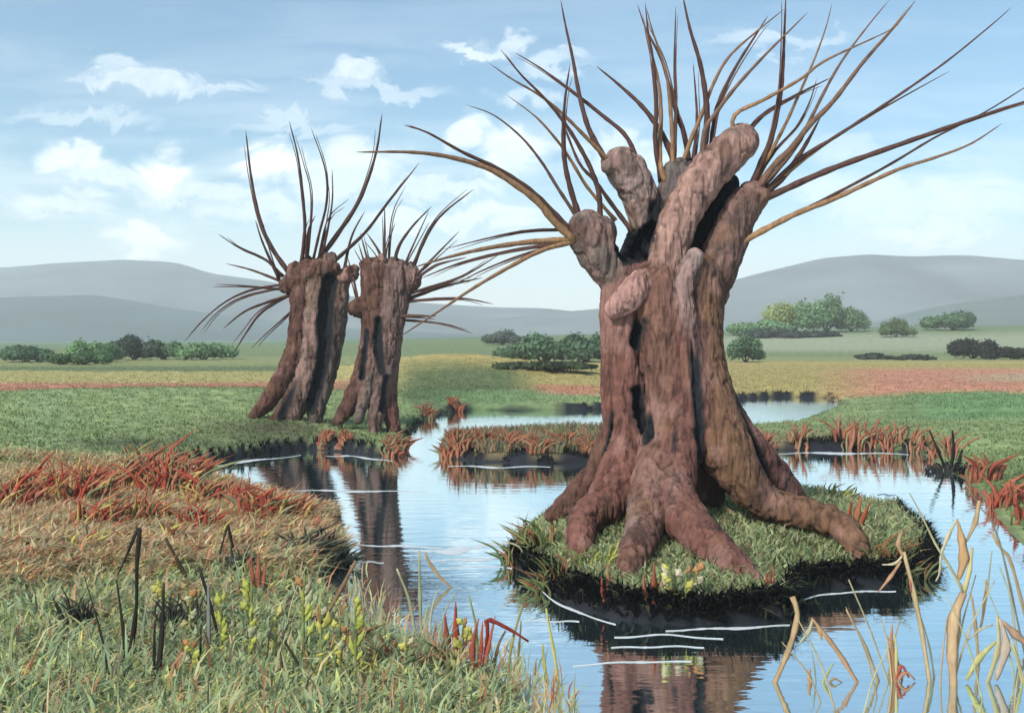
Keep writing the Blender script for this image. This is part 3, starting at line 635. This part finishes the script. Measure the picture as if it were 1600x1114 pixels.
tuft('grass_tuft', 505, 985, 50, 36, [(48,50,46),(70,74,66)], [3,2], 'dark rounded grass clump among the yellow stalks of the left bank', cat='grass tuft', lean=-.2, w=(6, 12), wide=.6)
tuft('grass_tuft', 120, 985, 90, 46, [(54,56,52),(76,80,70)], [3,2], 'tall dark grass tuft at the far left of the near bank', cat='grass tuft', lean=-.15, w=(4, 10), wide=.3, spr=.13)
tuft('grass_tuft', 375, 890, 56, 46, [(84,88,78),(110,112,92)], [3,2], 'grey soft grass tuft behind the bent black stem', cat='grass tuft', lean=.1, w=(4, 10), wide=.4, spr=.13)
tuft('grass_tuft', 285, 990, 100, 46, [(70,72,66),(96,98,84)], [3,2], 'grey-black grass tuft behind the yellow flower stalks at lower left', cat='grass tuft', lean=.1, w=(4, 10), wide=.4, spr=.13)
tuft('grass_tuft', 575, 1062, 54, 40, [LIME,YEL,(160,172,100)], [3,2,2], 'round lime-yellow grass clump at the bottom of the left bank', cat='grass tuft', lean=0, w=(8, 16), wide=.7)
tuft('grass_tuft', 150, 1010, 64, 34, [(196,190,130),YEL,(170,160,120)], [3,2,2], 'pale straw-yellow grass clump at the lower left', cat='grass tuft', lean=.1, w=(7, 14), wide=.7)
for px, py, h, l in ((602,1042,86,'tan pointed sedge tuft, leftmost at the lower shore'),(640,1050,80,'tan and rust pointed sedge tuft behind pale arching reeds'),(690,1050,94,'sage and tan sedge tuft beside the red ones at the lower shore'),(560,1010,60,'small rust-brown sedge tuft at the bend of the left shore')):
    tuft('sedge_tuft', px, py, h, 26, [TAN, (176,124,90), SAGE], [3,2,3], l, 'tan tufts on the lower shore', w=(8, 15), lean=.05, wide=.25)

# dark bare stems, lower left
def reed(pts, ws, c, label, name='reed', cat='reed', group=None, **k): return plant(name, [('stem', pts, ws, c)], label, cat, group, **k)
gS = 'dark bare stems on the left bank'
plant('reed', [('stem', [(198,1042),(192,980),(182,905)], [14,9,4], DARK), ('bent_leaf', [(198,1040),(212,960),(214,880),(218,822),(202,858),(184,898)], [10,9,5,8,6,2], DARK)], 'black forked reed with bent-over tip, tallest at lower left', 'reed', gS)
reed([(306,925),(285,890),(258,840)], [5,7,5], (92,78,58), 'brown slanting stem leaning left above the yellow stalks', group=gS)
reed([(346,1008),(330,950),(312,888)], [4,6,5], DARK, 'dark stem slanting left through the middle of the lower left bank', group=gS)
plant('reed', [('stem', [(340,885),(346,855),(356,820)], [3,4,4], DARK), ('bent_leaf', [(364,856),(360,838),(356,820)], [4,6,4], DARK)], 'short black stem broken into an upturned V in the tawny sedge', 'reed', gS)
plant('reed', [('stem', [(244,1064),(252,1000),(256,910)], [13,9,4], DARK), ('stem', [(240,1062),(241,1010),(242,968)], [8,6,3], DARK)], 'pair of upright black stems rooted together left of centre on the bank', 'reed', gS)
reed([(172,1066),(160,1000),(132,900)], [6,5,2], (70,64,54), 'thin dark stem curving left at the lower left edge', group=gS)
reed([(298,1060),(312,1020),(314,975)], [3,5,3], DARK, 'thin black stem curving up from the bottom beside the pale stalk', group=gS)
reed([(408,1055),(418,1020),(420,985)], [2,4,3], (100,90,66), 'short brown curved stem beside the yellow-green stalks', group=gS)
reed([(484,1058),(462,1030),(440,994)], [2,5,4], (82,80,64), 'grey-brown stem slanting left above the bottom edge', group=gS)
reed([(441,1066),(440,1035),(437,1012)], [4,5,3], (84,74,54), 'short upright brown stem at the bottom edge of the left bank', group=gS)
reed([(326,1020),(326,960),(325,905)], [10,10,4], (150,152,144), 'pale grey broad stalk in the lower left bank', group='pale stalks on the left bank')
reed([(226,1022),(224,975),(236,920)], [6,6,3], (164,164,142), 'pale grey-green stalk right of the black forked reed', group='pale stalks on the left bank')
# yellow flower stalks
def stalk(px, py, h, c, label, w_=12):
    h *= 1.3; w_ *= 1.5
    parts = [('stem', [(px, py), (px+random.uniform(-4, 4), py-h*.5), (px+random.uniform(-5, 5), py-h)], [w_*.4, w_*.35, w_*.2], (150,158,90))]
    for i in range(9):
        y = py-h*(.18+.8*i/9+random.uniform(-.04, .04)); q = random.choice([-1, 1])*random.uniform(.15, .85)*w_; rise = h*random.uniform(.08, .24)
        parts.append(('leaf', [(px+q*.1, y), (px+q*random.uniform(.4, .9), y-rise*random.uniform(.3, .7)), (px+q, y-rise)], [w_*.25, w_*random.uniform(.4, 1.0), w_*.1], random.choice([c, c, c, PALE, SAGE]) if i < 7 else random.choice([c, YEL, (206,150,100), CREAM])))
    return plant('flower_stalk', parts, label, 'flower stalk', 'yellow-green flower stalks')
for a in ((252,985,60,YEL,'yellow flower stalk in front of the pair of black stems'),(294,1000,66,(206,190,130),'pale yellow and orange flower stalk, second from the left'),(346,1034,84,LIME,'yellow-green stalk crossed by the dark slanting stem'),
  (390,1042,100,LIME,'tallest lime stalk in the middle of the lower left bank'),(432,1032,64,YEL,'yellow stalk above the short upright brown stem'),(476,1040,110,LIME,'slim lime stalk beside the dark rounded clump'),
  (502,1062,90,YEL,'yellow stalk with an orange tip left of the lime clump'),(531,1064,74,YEL,'stout yellow stalk touching the lime clump on the left'),(556,1066,100,LIME,'tall lime stalk rising out of the round lime clump'),
  (636,1064,50,YEL,'short yellow stalk right of the lime clump'),(724,1040,56,YEL,'small yellow stalk at the foot of the red tufts'),(300,1064,50,LIME,'low lime stalk at the bottom left edge'),
  (1046,946,50,YEL,'yellow flower stalk on the islet, left of three'),(1068,946,44,YEL,'yellow flower stalk on the islet, middle of three'),(1090,944,44,CREAM,'cream-tipped flower stalk on the islet, right of three')):
    stalk(*a)
# red blades lower middle and on the islet
def flame(px, py, h, w_, cs, label, lean=0, group='red sedge blades'):
    h *= 1.25; w_ *= 1.35
    parts = []
    for i, dx in enumerate((-.4, 0, .35)):
        hh = h*(1 if i == 1 else random.uniform(.6, .85))
        parts.append(('blade', [(px+dx*w_*.5, py), (px+dx*w_+lean*.4, py-hh*.5), (px+dx*w_*1.2+lean, py-hh)], [w_*.25, w_*.55, w_*.05], cs[i % len(cs)]))
    return plant('red_sedge', parts, label, 'red sedge', group)
flame(712,1034,76,26,[RED,(206,96,74)],'small pointed red sedge, left of the two at the lower shore')
plant('red_sedge', [('blade', [(742,1058),(738,1010),(748,966)], [8,16,3], RED), ('blade', [(746,1058),(752,1010),(754,970)], [6,12,2], (206,92,72)), ('blade', [(750,1056),(764,1005),(774,962)], [6,14,2], RED),
  ('bent_blade', [(752,1050),(762,990),(762,968),(798,984),(826,1002)], [5,8,14,9,5], (178,70,58))], 'tall red sedge with one broken blade pointing right at the lower shore', 'red sedge', 'red sedge blades')
flame(404,925,54,18,[RED,(196,120,92)],'small red sedge alone in the middle of the near left bank')
flame(950,940,50,16,[RED,ORG],'red sedge at the foot of the left front root')
flame(1022,945,54,26,[ORG,(180,104,72),TAN],'broad orange sedge left of the yellow flower stalks on the islet')
flame(1204,926,38,10,[RED,RED],'tiny red sedge at the right end of the front root')
flame(1335,828,46,24,[(196,104,66),ORG],'orange leafy sedge standing behind the long right root',lean=12)
# pale reeds at the lower shore
gP = 'thin pale reeds at the lower shore'
for pts, ws, c, l in (([(652,1002),(640,940),(620,888)],[4,6,3],PALE,'pale reed leaning left in front of the open water'),([(660,1006),(656,930),(655,860)],[4,6,3],(204,206,160),'straightest tall pale reed in front of the open water'),
  ([(688,1022),(672,985),(680,930),(690,920)],[3,5,4,2],(214,214,190),'pale reed bowed like a bracket'),([(700,1024),(690,985),(698,950),(712,928)],[3,4,3,2],(200,204,170),'thin pale reed bowed beside the bracket-shaped one'),
  ([(748,1030),(744,980),(733,932)],[3,5,3],(190,194,130),'yellowish reed above the red sedge'),([(605,956),(604,935),(604,908)],[3,3,1],BRN,'very short thin brown reed tip at the shore bend'),
  ([(500,972),(530,925),(556,876)],[4,8,6],(172,136,104),'tan reed slanting right over the water at the shore bend'),([(570,975),(566,930),(552,880)],[2,3,2],PALE,'hair-thin pale reed crossing the tan slanting reed'),
  ([(544,960),(548,930),(556,900)],[2,3,2],PALE,'hair-thin pale reed left of the crossing pair'),([(440,1015),(456,940),(478,885)],[3,3,2],PALE,'hair-thin pale reed in front of the dark overhanging tuft'),
  ([(584,975),(570,935),(580,905)],[2,3,2],PALE,'hair-thin pale reed right of the crossing pair'),([(715,918),(688,902),(672,880),(664,864)],[2,5,7,4],(198,166,116),'ochre curved reed blade lying over the water'),
  ([(792,1055),(800,1005),(816,946)],[4,5,4],(198,188,120),'yellowish reed leaning right near the broken red blade'),([(858,1066),(850,1035),(848,1006)],[5,6,3],YEL,'short yellow reed, left of the pair at the bottom edge'),
  ([(874,1066),(866,1020),(853,950)],[5,6,3],YEL,'taller yellow reed, right of the pair at the bottom edge'),([(770,1050),(778,1010),(790,985)],[4,6,3],TAN,'tan short reed beneath the broken red blade'),
  ([(806,1046),(812,1000),(814,970)],[4,5,3],(196,170,130),'tan upright reed at the tip of the broken red blade')):
    reed(pts, ws, c, l, group=gP)
# the right foreground
gR = 'plants in the right foreground water'
plant('tall_water_plant', [('stem', [(1490,1072),(1488,1010),(1492,960),(1506,925)], [14,24,30,14], (206,160,118)), ('stem', [(1506,925),(1484,885),(1462,850),(1440,805),(1421,770)], [10,8,7,5,3], (206,196,140)),
  ('leaf', [(1470,868),(1480,840),(1496,810)], [5,12,4], CREAM), ('leaf', [(1498,905),(1506,870),(1500,830),(1496,812)], [8,24,18,3], (204,144,90)),
  ('stem', [(1506,925),(1514,895),(1519,855)], [12,12,6], (214,194,130)), ('leaf', [(1510,846),(1524,815),(1530,782)], [4,12,8], (204,160,116)), ('leaf', [(1470,868),(1468,895),(1462,908)], [5,7,3], CREAM)],
  'tallest fleshy cream and ochre forked water plant at the lower right', 'water plant', gR)
reed([(1206,1066),(1234,1010),(1246,960),(1238,932)], [10,13,14,12], (200,154,106), 'broad ochre reed blade curving up past the front of the islet', group=gR)
plant('reed', [('stem', [(1346,1066),(1312,1022),(1284,985),(1268,965)], [6,13,12,4], (198,138,96)), ('leaf', [(1270,966),(1264,985),(1248,1006)], [4,11,3], (210,212,170)), ('leaf', [(1276,975),(1282,990),(1284,1000)], [4,10,3], (206,150,92))], 'ochre stem leaning left with a pale folded leaf at its top', 'reed', gR)
reed([(1392,1066),(1360,985),(1326,905)], [6,6,4], (200,192,150), 'long thin pale reed slanting left, nearest the inlet', group=gR)
reed([(1376,1064),(1352,1010),(1322,952)], [9,9,3], (196,166,122), 'tan reed slanting left in front of the long thin pale one', group=gR)
plant('reed', [('stem', [(1454,1066),(1440,985),(1424,910),(1412,862)], [9,10,12,8], (204,168,120)), ('leaf', [(1412,870),(1404,850),(1410,828)], [6,14,4], (208,146,104)), ('leaf', [(1424,925),(1424,910),(1420,902)], [5,11,3], RED), ('leaf', [(1412,866),(1398,880),(1378,882)], [4,7,2], CREAM),
  ('leaf', [(1408,876),(1392,900),(1372,925)], [5,9,2], ORG)], 'reed with red sheath and pale twisted leaves before the right end of the islet', 'reed', gR)
plant('water_plant', [('leaf', [(1400,1064),(1392,1020),(1394,975)], [16,22,3], (208,130,86)), ('leaf', [(1396,1062),(1408,1040),(1420,1058)], [14,12,4], RED), ('leaf', [(1398,1064),(1400,1010),(1396,990)], [8,10,2], (206,200,120)), ('leaf', [(1392,1066),(1414,1050),(1430,1062)], [10,10,3], ORG)], 'low flame-shaped orange and red water plant at the bottom edge', 'water plant', gR)
reed([(1604,892),(1560,840),(1530,790),(1506,752)], [3,5,4,2], (126,116,92), 'long thin brown stem slanting down to the right edge', group=gR, Yfix=5.9)
reed([(1612,900),(1580,880),(1562,855),(1550,832)], [8,10,10,8], (198,154,108), 'broad ochre blade curving out at the right edge', group=gR, Yfix=6.3)
reed([(1592,995),(1580,940),(1562,885)], [5,5,3], (194,190,150), 'pale thin reed right of the tall fleshy plant', group=gR, Yfix=5.7)
plant('reed', [('stem', [(1530,984),(1522,955),(1516,925)], [6,8,4], (200,160,110)), ('leaf', [(1532,980),(1540,940),(1550,860)], [5,5,2], (200,190,150)), ('leaf', [(1534,975),(1540,920),(1541,905)], [5,7,3], (204,150,100))], 'small forked tan reed close right of the tall fleshy plant', 'reed', gR, Yfix=5.8)
plant('water_plant', [('leaf', [(1540,1066),(1560,1010),(1558,962)], [10,20,6], (210,196,140)), ('leaf', [(1556,1062),(1572,1010),(1562,966)], [10,24,6], (212,184,170)), ('leaf', [(1610,1010),(1586,990),(1566,970)], [10,22,6], (180,128,104)), ('leaf', [(1510,1062),(1530,1028),(1556,1002)], [8,18,6], (206,200,110)),
  ('leaf', [(1600,1064),(1590,1030),(1580,1000)], [8,14,4], YEL), ('leaf', [(1512,1000),(1534,982),(1552,976)], [3,7,3], (214,208,170))], 'drooping pale yellow and mauve leafy plant in the bottom right corner', 'water plant', gR)
plant('water_plant', [('leaf', [(1268,1066),(1264,1055),(1266,1045)], [8,12,4], (196,140,92)), ('leaf', [(1280,1066),(1292,1054),(1302,1036)], [6,8,3], YEL), ('leaf', [(1276,1066),(1272,1040),(1268,1016)], [4,5,2], SAGE), ('leaf', [(1290,1064),(1302,1060),(1316,1066)], [6,7,2], BRN)], 'tiny tan and yellow water plant at the bottom edge right of the curved blade', 'water plant', gR)
for i in range(16):
    px = random.uniform(1250, 1620); ln = random.uniform(60, 170); dx = random.choice([-1, -1, 1])*random.uniform(5, 70); by = random.uniform(1050, 1120)
    reed([(px, by), (px+dx*.4, by-ln*.5), (px+dx, by-ln)], [3.4, 3.4, 1.5], random.choice([PALE, (206,190,150), (196,170,130), (200,198,150)]), 'hair-thin pale straw stem standing in the water of the lower right corner', name='straw_stem', group='straw stems in the lower right water')
# dark reed stump with three sticks
tuft('reed_stump', 1482, 738, 26, 44, [(40,42,44),(62,64,64),(84,80,72)], [3,3,1], 'dark broken reed stump standing in the water by the right shore', cat='reed stump', lean=.15, w=(5, 10), wide=1.3)
for pts, l in (([(1480,735),(1466,705),(1452,672)],'black stick leaning left out of the dark reed stump'),([(1484,735),(1490,705),(1488,672)],'upright black stick in the middle of the dark reed stump'),([(1496,732),(1500,715),(1504,702)],'short black stick at the right of the dark reed stump')):
    reed(pts, [7,6,3], (40,38,36), l, name='stick', cat='stick', group='sticks in the reed stump')

# ------------------------------------------------------------------ glints painted as thin white strips on the water and along the banks
def glint(pts, wpx, label):
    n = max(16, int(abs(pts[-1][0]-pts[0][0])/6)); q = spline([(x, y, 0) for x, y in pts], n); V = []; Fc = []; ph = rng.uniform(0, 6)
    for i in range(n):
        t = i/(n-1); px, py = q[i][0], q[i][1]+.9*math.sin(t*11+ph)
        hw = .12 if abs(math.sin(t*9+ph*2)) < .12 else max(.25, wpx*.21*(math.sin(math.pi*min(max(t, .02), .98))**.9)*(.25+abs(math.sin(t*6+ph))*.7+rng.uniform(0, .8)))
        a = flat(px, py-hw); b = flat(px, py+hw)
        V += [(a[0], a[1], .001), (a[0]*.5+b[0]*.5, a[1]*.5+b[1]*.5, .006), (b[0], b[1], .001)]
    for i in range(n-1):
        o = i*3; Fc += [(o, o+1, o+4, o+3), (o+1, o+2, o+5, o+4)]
    o = mesh_obj('glint', V, Fc, lin((220,226,228), .62), M_glint); return tag(o, label, 'foam streak', 'painted glints on the water')
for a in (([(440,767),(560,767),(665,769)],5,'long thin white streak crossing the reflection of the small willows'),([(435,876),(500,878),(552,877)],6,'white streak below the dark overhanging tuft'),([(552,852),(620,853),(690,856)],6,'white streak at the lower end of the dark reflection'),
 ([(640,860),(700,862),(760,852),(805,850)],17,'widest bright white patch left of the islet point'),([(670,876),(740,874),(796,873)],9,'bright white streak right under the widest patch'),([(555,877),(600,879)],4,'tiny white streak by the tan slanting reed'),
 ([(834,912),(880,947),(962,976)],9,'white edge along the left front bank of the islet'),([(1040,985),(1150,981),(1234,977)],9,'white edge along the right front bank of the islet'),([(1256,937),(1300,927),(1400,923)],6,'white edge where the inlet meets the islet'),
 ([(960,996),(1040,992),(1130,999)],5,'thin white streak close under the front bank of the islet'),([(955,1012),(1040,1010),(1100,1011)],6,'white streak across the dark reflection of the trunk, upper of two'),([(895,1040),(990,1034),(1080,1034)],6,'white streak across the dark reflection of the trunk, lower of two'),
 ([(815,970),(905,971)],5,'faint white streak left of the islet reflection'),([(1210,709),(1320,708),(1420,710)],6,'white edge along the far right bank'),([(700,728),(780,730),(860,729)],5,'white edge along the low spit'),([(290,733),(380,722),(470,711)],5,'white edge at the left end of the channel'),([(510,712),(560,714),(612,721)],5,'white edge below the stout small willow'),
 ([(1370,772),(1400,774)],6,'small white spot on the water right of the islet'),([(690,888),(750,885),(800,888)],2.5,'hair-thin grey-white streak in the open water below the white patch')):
    glint(*a)

# ------------------------------------------------------------------ distant bushes and hedges
def bush(name, px, py, wpx, hpx, color, label, cat='bush', group='distant bushes', n=5200, lumps=8, trunk=True, dark=None):
    X, Y, z = gp(px, py); W = wpx*(1.0 if cat == 'hedge' else 1.4)*Y/F; H = hpx*Y/F
    r = thing(name, (X, Y, z), label, cat, group)
    cs = []
    for i in range(lumps):
        u = (i+.5)/lumps*2-1+rng.uniform(-.12, .12); s = rng.uniform(.35, 1.25) if cat == 'hedge' else rng.uniform(.6, 1.08)
        cs.append((X+u*W*.36, Y+rng.uniform(-.2, .2)*W, z+H*(.36+.2*(1-u*u))*s, W*.5/lumps**.5*rng.uniform(.8, 1.1), H*.42*s*(1-.25*u*u)))
    V = []; cols = []; base = lin(color, .8); dk = lin(dark, ALB) if dark else base*.55
    k = rng.integers(0, lumps, n); sz = max(W, H)*.021*rng.uniform(.6, 1.3, n)+.02
    th = rng.uniform(0, 2*np.pi, n); ct = rng.uniform(-.9, 1, n); st = np.sqrt(1-ct*ct); rr = rng.uniform(.45, 1.0, n)+rng.exponential(.07, n)
    c = np.array(cs)[k]; p = np.stack([c[:, 0]+c[:, 3]*st*np.cos(th)*rr, c[:, 1]+c[:, 3]*st*np.sin(th)*rr, c[:, 2]+c[:, 4]*ct*rr], -1); p[:, 2] = np.maximum(p[:, 2], z+rng.uniform(.0, .12, n)*H)
    nn = np.stack([st*np.cos(th), st*np.sin(th), ct], -1)+rng.normal(0, .5, (n, 3)); nn /= np.linalg.norm(nn, axis=1)[:, None]
    s = np.cross(nn, rng.normal(0, 1, (n, 3))); s /= np.linalg.norm(s, axis=1)[:, None]; u = np.cross(nn, s)
    V = np.stack([p-s*sz[:, None], p+u*sz[:, None]*.7, p+s*sz[:, None], p-u*sz[:, None]*.7], 1).reshape(-1, 3)
    tone = rng.uniform(.75, 1.25, lumps)[k]*rng.uniform(.75, 1.25, n); isd = rng.random(n) < .10
    cl = np.where(isd[:, None], dk, base*tone[:, None])
    mesh_obj('crown', V, np.arange(n*4).reshape(-1, 4), np.repeat(cl, 4, 0), M_leaf, r, smooth=False)
    V = []; Fc = []
    for i in range(3):
        for j in range(4):
            q = j/3; rad = W*.022*(1-.6*q)
            for a in range(6): V.append((X+(i-1)*W*.18*q+rad*math.cos(a*1.047), Y+rad*math.sin(a*1.047), z-.1+H*.5*q))
        o = i*24
        for j in range(3):
            for a in range(6): Fc.append((o+j*6+a, o+j*6+(a+1) % 6, o+(j+1)*6+(a+1) % 6, o+(j+1)*6+a))
    mesh_obj('trunk', V, Fc, lin((70,56,46), ALB), M_twig, r)
G1=(132,166,118); G2=(106,136,102); G3=(84,100,84); G4=(166,178,108)
for a in ((150,566,60,40,G1,'round green bush, leftmost of the distant left row'),(128,570,70,24,(96,126,84),'low green bush at the foot of the round left bush'),(210,562,66,44,G3,'dark grey-green bush in the middle of the distant left row'),(255,562,60,30,G2,'dull green bush right of the dark one in the left row'),
  (318,562,70,30,G1,'pale green bush at the right end of the distant left row'),(40,566,70,32,G2,'dull green bush at the left edge of the distant row'),(785,540,50,24,(110,122,112),'hazy grey bush on the far meadow left of the wide green one'),
  (850,566,110,46,G2,'wide dark green bush on the far meadow left of the big trunk'),(915,566,80,44,(92,122,86),'dark green bush touching the big trunk on the left'),
  (1165,566,50,42,G2,'dull green bush touching the big trunk on the right'),(1190,524,80,26,G1,'low green bush at the left end of the distant right clump'),(1240,520,70,56,G4,'yellow-green bush in the distant right clump'),
  (1292,520,76,62,G1,'tallest round green bush in the distant right clump'),(1330,520,44,44,(118,148,104),'pale green bush at the right end of the distant right clump'),(1400,528,40,30,(112,134,90),'small green bush alone right of the clump'),
  (1490,518,70,34,(108,138,98),'pale green bush far off at the foot of the right hill'),(1520,560,66,34,(60,66,60),'dark round bush in the far hedge at the right'),(1585,562,70,22,(58,64,58),'low dark bush at the right end of the far hedge')):
    bush('bush', *a)
def hedge(px0, px1, py, hpx, color, label):
    bush('hedge', (px0+px1)/2, py, abs(px1-px0), hpx, color, label, 'hedge', 'far hedges', 2400, 14)
hedge(1150,1330,528,12,(70,78,70),'dark low hedge under the distant right clump of bushes')
hedge(1330,1470,562,9,(74,82,70),'long thin dark hedge across the ochre field')
hedge(760,940,576,9,(80,92,66),'thin dark hedge line on the far meadow left of the big trunk')

# ------------------------------------------------------------------ light, sky, air, camera
SUN = Vector((-.52, -.62, .72)).normalized(); el = math.asin(SUN.z); rot = math.atan2(SUN.x, SUN.y)
ld = bpy.data.lights.new('sun', 'SUN'); ld.energy = 3.1; ld.angle = math.radians(8); ld.color = (1, .965, .91)
lo = bpy.data.objects.new('sun', ld); C.objects.link(lo); lo.rotation_euler = (-SUN).to_track_quat('-Z', 'Y').to_euler(); lo.location = (0, 0, 60)

def build_world():
    wd = bpy.data.worlds.new('World'); bpy.context.scene.world = wd; wd.use_nodes = True; nt = wd.node_tree; N = nt.nodes; L = nt.links
    bg = N['Background']; bg.inputs['Strength'].default_value = .11
    sk = N.new('ShaderNodeTexSky'); sk.sky_type = 'NISHITA'; sk.sun_disc = False; sk.sun_elevation = el; sk.sun_rotation = rot; sk.dust_density = 1.0; sk.ozone_density = 1.2
    def mth(op, a, b=None, c=None, clamp=False):
        n = N.new('ShaderNodeMath'); n.operation = op; n.use_clamp = clamp
        for i, v in enumerate((a, b, c)):
            if v is None: continue
            if isinstance(v, (int, float)): n.inputs[i].default_value = v
            else: L.new(v, n.inputs[i])
        return n.outputs[0]
    tc = N.new('ShaderNodeTexCoord'); sp = N.new('ShaderNodeSeparateXYZ'); L.new(tc.outputs['Generated'], sp.inputs[0])
    y = mth('ADD', mth('ABSOLUTE', sp.outputs[1]), .05)
    u = mth('DIVIDE', sp.outputs[0], y); v = mth('DIVIDE', sp.outputs[2], y)
    cb = N.new('ShaderNodeCombineXYZ'); L.new(u, cb.inputs[0]); L.new(v, cb.inputs[1])
    def noise(sx, sy, det=5, rough=.55, dist=0):
        m = N.new('ShaderNodeMapping'); m.inputs['Scale'].default_value = (sx, sy, 1); L.new(cb.outputs[0], m.inputs[0])
        n = N.new('ShaderNodeTexNoise'); n.inputs['Scale'].default_value = 1; n.inputs['Detail'].default_value = det; n.inputs['Roughness'].default_value = rough; n.inputs['Distortion'].default_value = dist
        L.new(m.outputs[0], n.inputs['Vector']); return n
    dn = noise(14, 20, 5, .6, .8); dv = N.new('ShaderNodeVectorMath'); dv.operation = 'SUBTRACT'; L.new(dn.outputs['Color'], dv.inputs[0]); dv.inputs[1].default_value = (.5, .5, .5)
    dsc = N.new('ShaderNodeVectorMath'); dsc.operation = 'SCALE'; dsc.inputs['Scale'].default_value = .085; L.new(dv.outputs[0], dsc.inputs[0])
    wp = N.new('ShaderNodeVectorMath'); wp.operation = 'ADD'; L.new(cb.outputs[0], wp.inputs[0]); L.new(dsc.outputs[0], wp.inputs[1])
    blobs = [(150,262,60,26,.75),(215,285,110,22,.55),(290,280,58,40,.85),(330,310,120,22,.5),(440,270,50,36,.85),(520,290,120,30,.6),(580,262,80,40,.6),(740,225,34,34,.7),(800,255,60,44,.65),(690,300,130,22,.5),
      (205,130,50,18,.4),(215,155,70,16,.45),(290,148,60,24,.45),(350,162,70,12,.35),(560,140,45,20,.55),(600,160,120,12,.35),(740,105,45,12,.5),(790,92,45,20,.45),(850,130,70,14,.4),(820,170,60,14,.35),(250,375,70,34,.8),(130,330,90,24,.55),(420,340,110,20,.5),(640,350,90,24,.6),(760,350,120,26,.6),(1420,370,140,22,.6),(1300,250,60,22,.3),(160,205,120,12,.3),(480,215,110,12,.3),(880,250,60,20,.4),
      (980,250,80,40,.5),(1200,90,120,14,.3),(1350,330,120,40,.45),(1480,330,110,40,.45),(1260,300,70,30,.4),(-60,270,90,30,.6),(1750,260,140,40,.5)]
    acc = None
    for px, py, sx, sy, amp in blobs:
        s = N.new('ShaderNodeVectorMath'); s.operation = 'SUBTRACT'; L.new(wp.outputs[0], s.inputs[0]); s.inputs[1].default_value = ((px-CX)/F, (HZ-py)/F, 0)
        m = N.new('ShaderNodeVectorMath'); m.operation = 'MULTIPLY'; L.new(s.outputs[0], m.inputs[0]); m.inputs[1].default_value = (F/sx, F/sy, 0)
        ln = N.new('ShaderNodeVectorMath'); ln.operation = 'LENGTH'; L.new(m.outputs[0], ln.inputs[0])
        r = N.new('ShaderNodeMapRange'); r.interpolation_type = 'SMOOTHSTEP'; r.inputs['From Min'].default_value = 1.25; r.inputs['From Max'].default_value = .45; r.inputs['To Min'].default_value = 0; r.inputs['To Max'].default_value = amp
        L.new(ln.outputs['Value'], r.inputs['Value'])
        acc = r.outputs[0] if acc is None else mth('MAXIMUM', acc, r.outputs[0])
    tex = noise(26, 34, 6, .65, 1.5); tx = mth('MULTIPLY_ADD', tex.outputs['Fac'], 1.1, .45); acc = mth('MULTIPLY', acc, tx)
    wsp = noise(3.2, 22, 6, .6, .4)
    def rng_(val, a, b, c, d):
        r = N.new('ShaderNodeMapRange'); r.interpolation_type = 'SMOOTHSTEP'; L.new(val, r.inputs['Value'])
        for k, q in zip(('From Min', 'From Max', 'To Min', 'To Max'), (a, b, c, d)): r.inputs[k].default_value = q
        return r.outputs[0]
    hz = rng_(v, .03, .17, .72, 0)
    wl = mth('MULTIPLY', rng_(wsp.outputs['Fac'], .38, .66, 0, 1), rng_(v, .06, .33, .42, .10))
    veil = mth('MAXIMUM', hz, wl); cov = mth('MAXIMUM', mth('MINIMUM', acc, .92), veil)
    cov = mth('ADD', cov, mth('MULTIPLY', mth('MINIMUM', acc, veil), .35), clamp=True)
    tint = N.new('ShaderNodeVectorMath'); tint.operation = 'MULTIPLY'; L.new(sk.outputs[0], tint.inputs[0]); tint.inputs[1].default_value = SKYT
    mx = N.new('ShaderNodeMix'); mx.data_type = 'RGBA'; L.new(cov, mx.inputs[0]); L.new(tint.outputs[0], mx.inputs[6]); mx.inputs[7].default_value = CLOUD
    L.new(mx.outputs[2], bg.inputs['Color'])
SKYT = (.62, .83, .85); CLOUD = (6.7, 7.1, 7.2, 1)
build_world()

import bmesh
bm = bmesh.new(); bmesh.ops.create_cube(bm, size=1)
for v in bm.verts: v.co = Vector((v.co.x*4400, 100+(v.co.y+.5)*1460-160, -5+(v.co.z+.5)*112))
me = bpy.data.meshes.new('haze'); bm.to_mesh(me); bm.free(); hz = bpy.data.objects.new('haze', me); C.objects.link(hz); hz['kind'] = 'stuff'
hm = bpy.data.materials.new('haze_air'); hm.use_nodes = True; N = hm.node_tree.nodes
for n in list(N): N.remove(n)
out = N.new('ShaderNodeOutputMaterial'); pv = N.new('ShaderNodeVolumePrincipled'); pv.inputs['Color'].default_value = (.9, .95, 1, 1); pv.inputs['Density'].default_value = .0011; pv.inputs['Anisotropy'].default_value = .1
pv.inputs['Density'].default_value = .00085; pv.inputs['Color'].default_value = (.93, .95, .95, 1)
hm.node_tree.links.new(pv.outputs[0], out.inputs['Volume']); me.materials.append(hm)

cam = bpy.data.cameras.new('camera'); co = bpy.data.objects.new('camera', cam); C.objects.link(co)
co.location = (0, 0, CAMZ); co.rotation_euler = (math.radians(90), 0, 0); cam.sensor_width = 36; cam.lens = 36*F/1600; cam.shift_y = -(557-HZ)/1600
cam.clip_start = .05; cam.clip_end = 6000
sc = bpy.context.scene; sc.camera = co
sc.view_settings.view_transform = 'Standard'; sc.view_settings.look = 'None'; sc.view_settings.gamma = 1; sc.view_settings.exposure = .88
sc.cycles.volume_bounces = 1; sc.cycles.max_bounces = 8
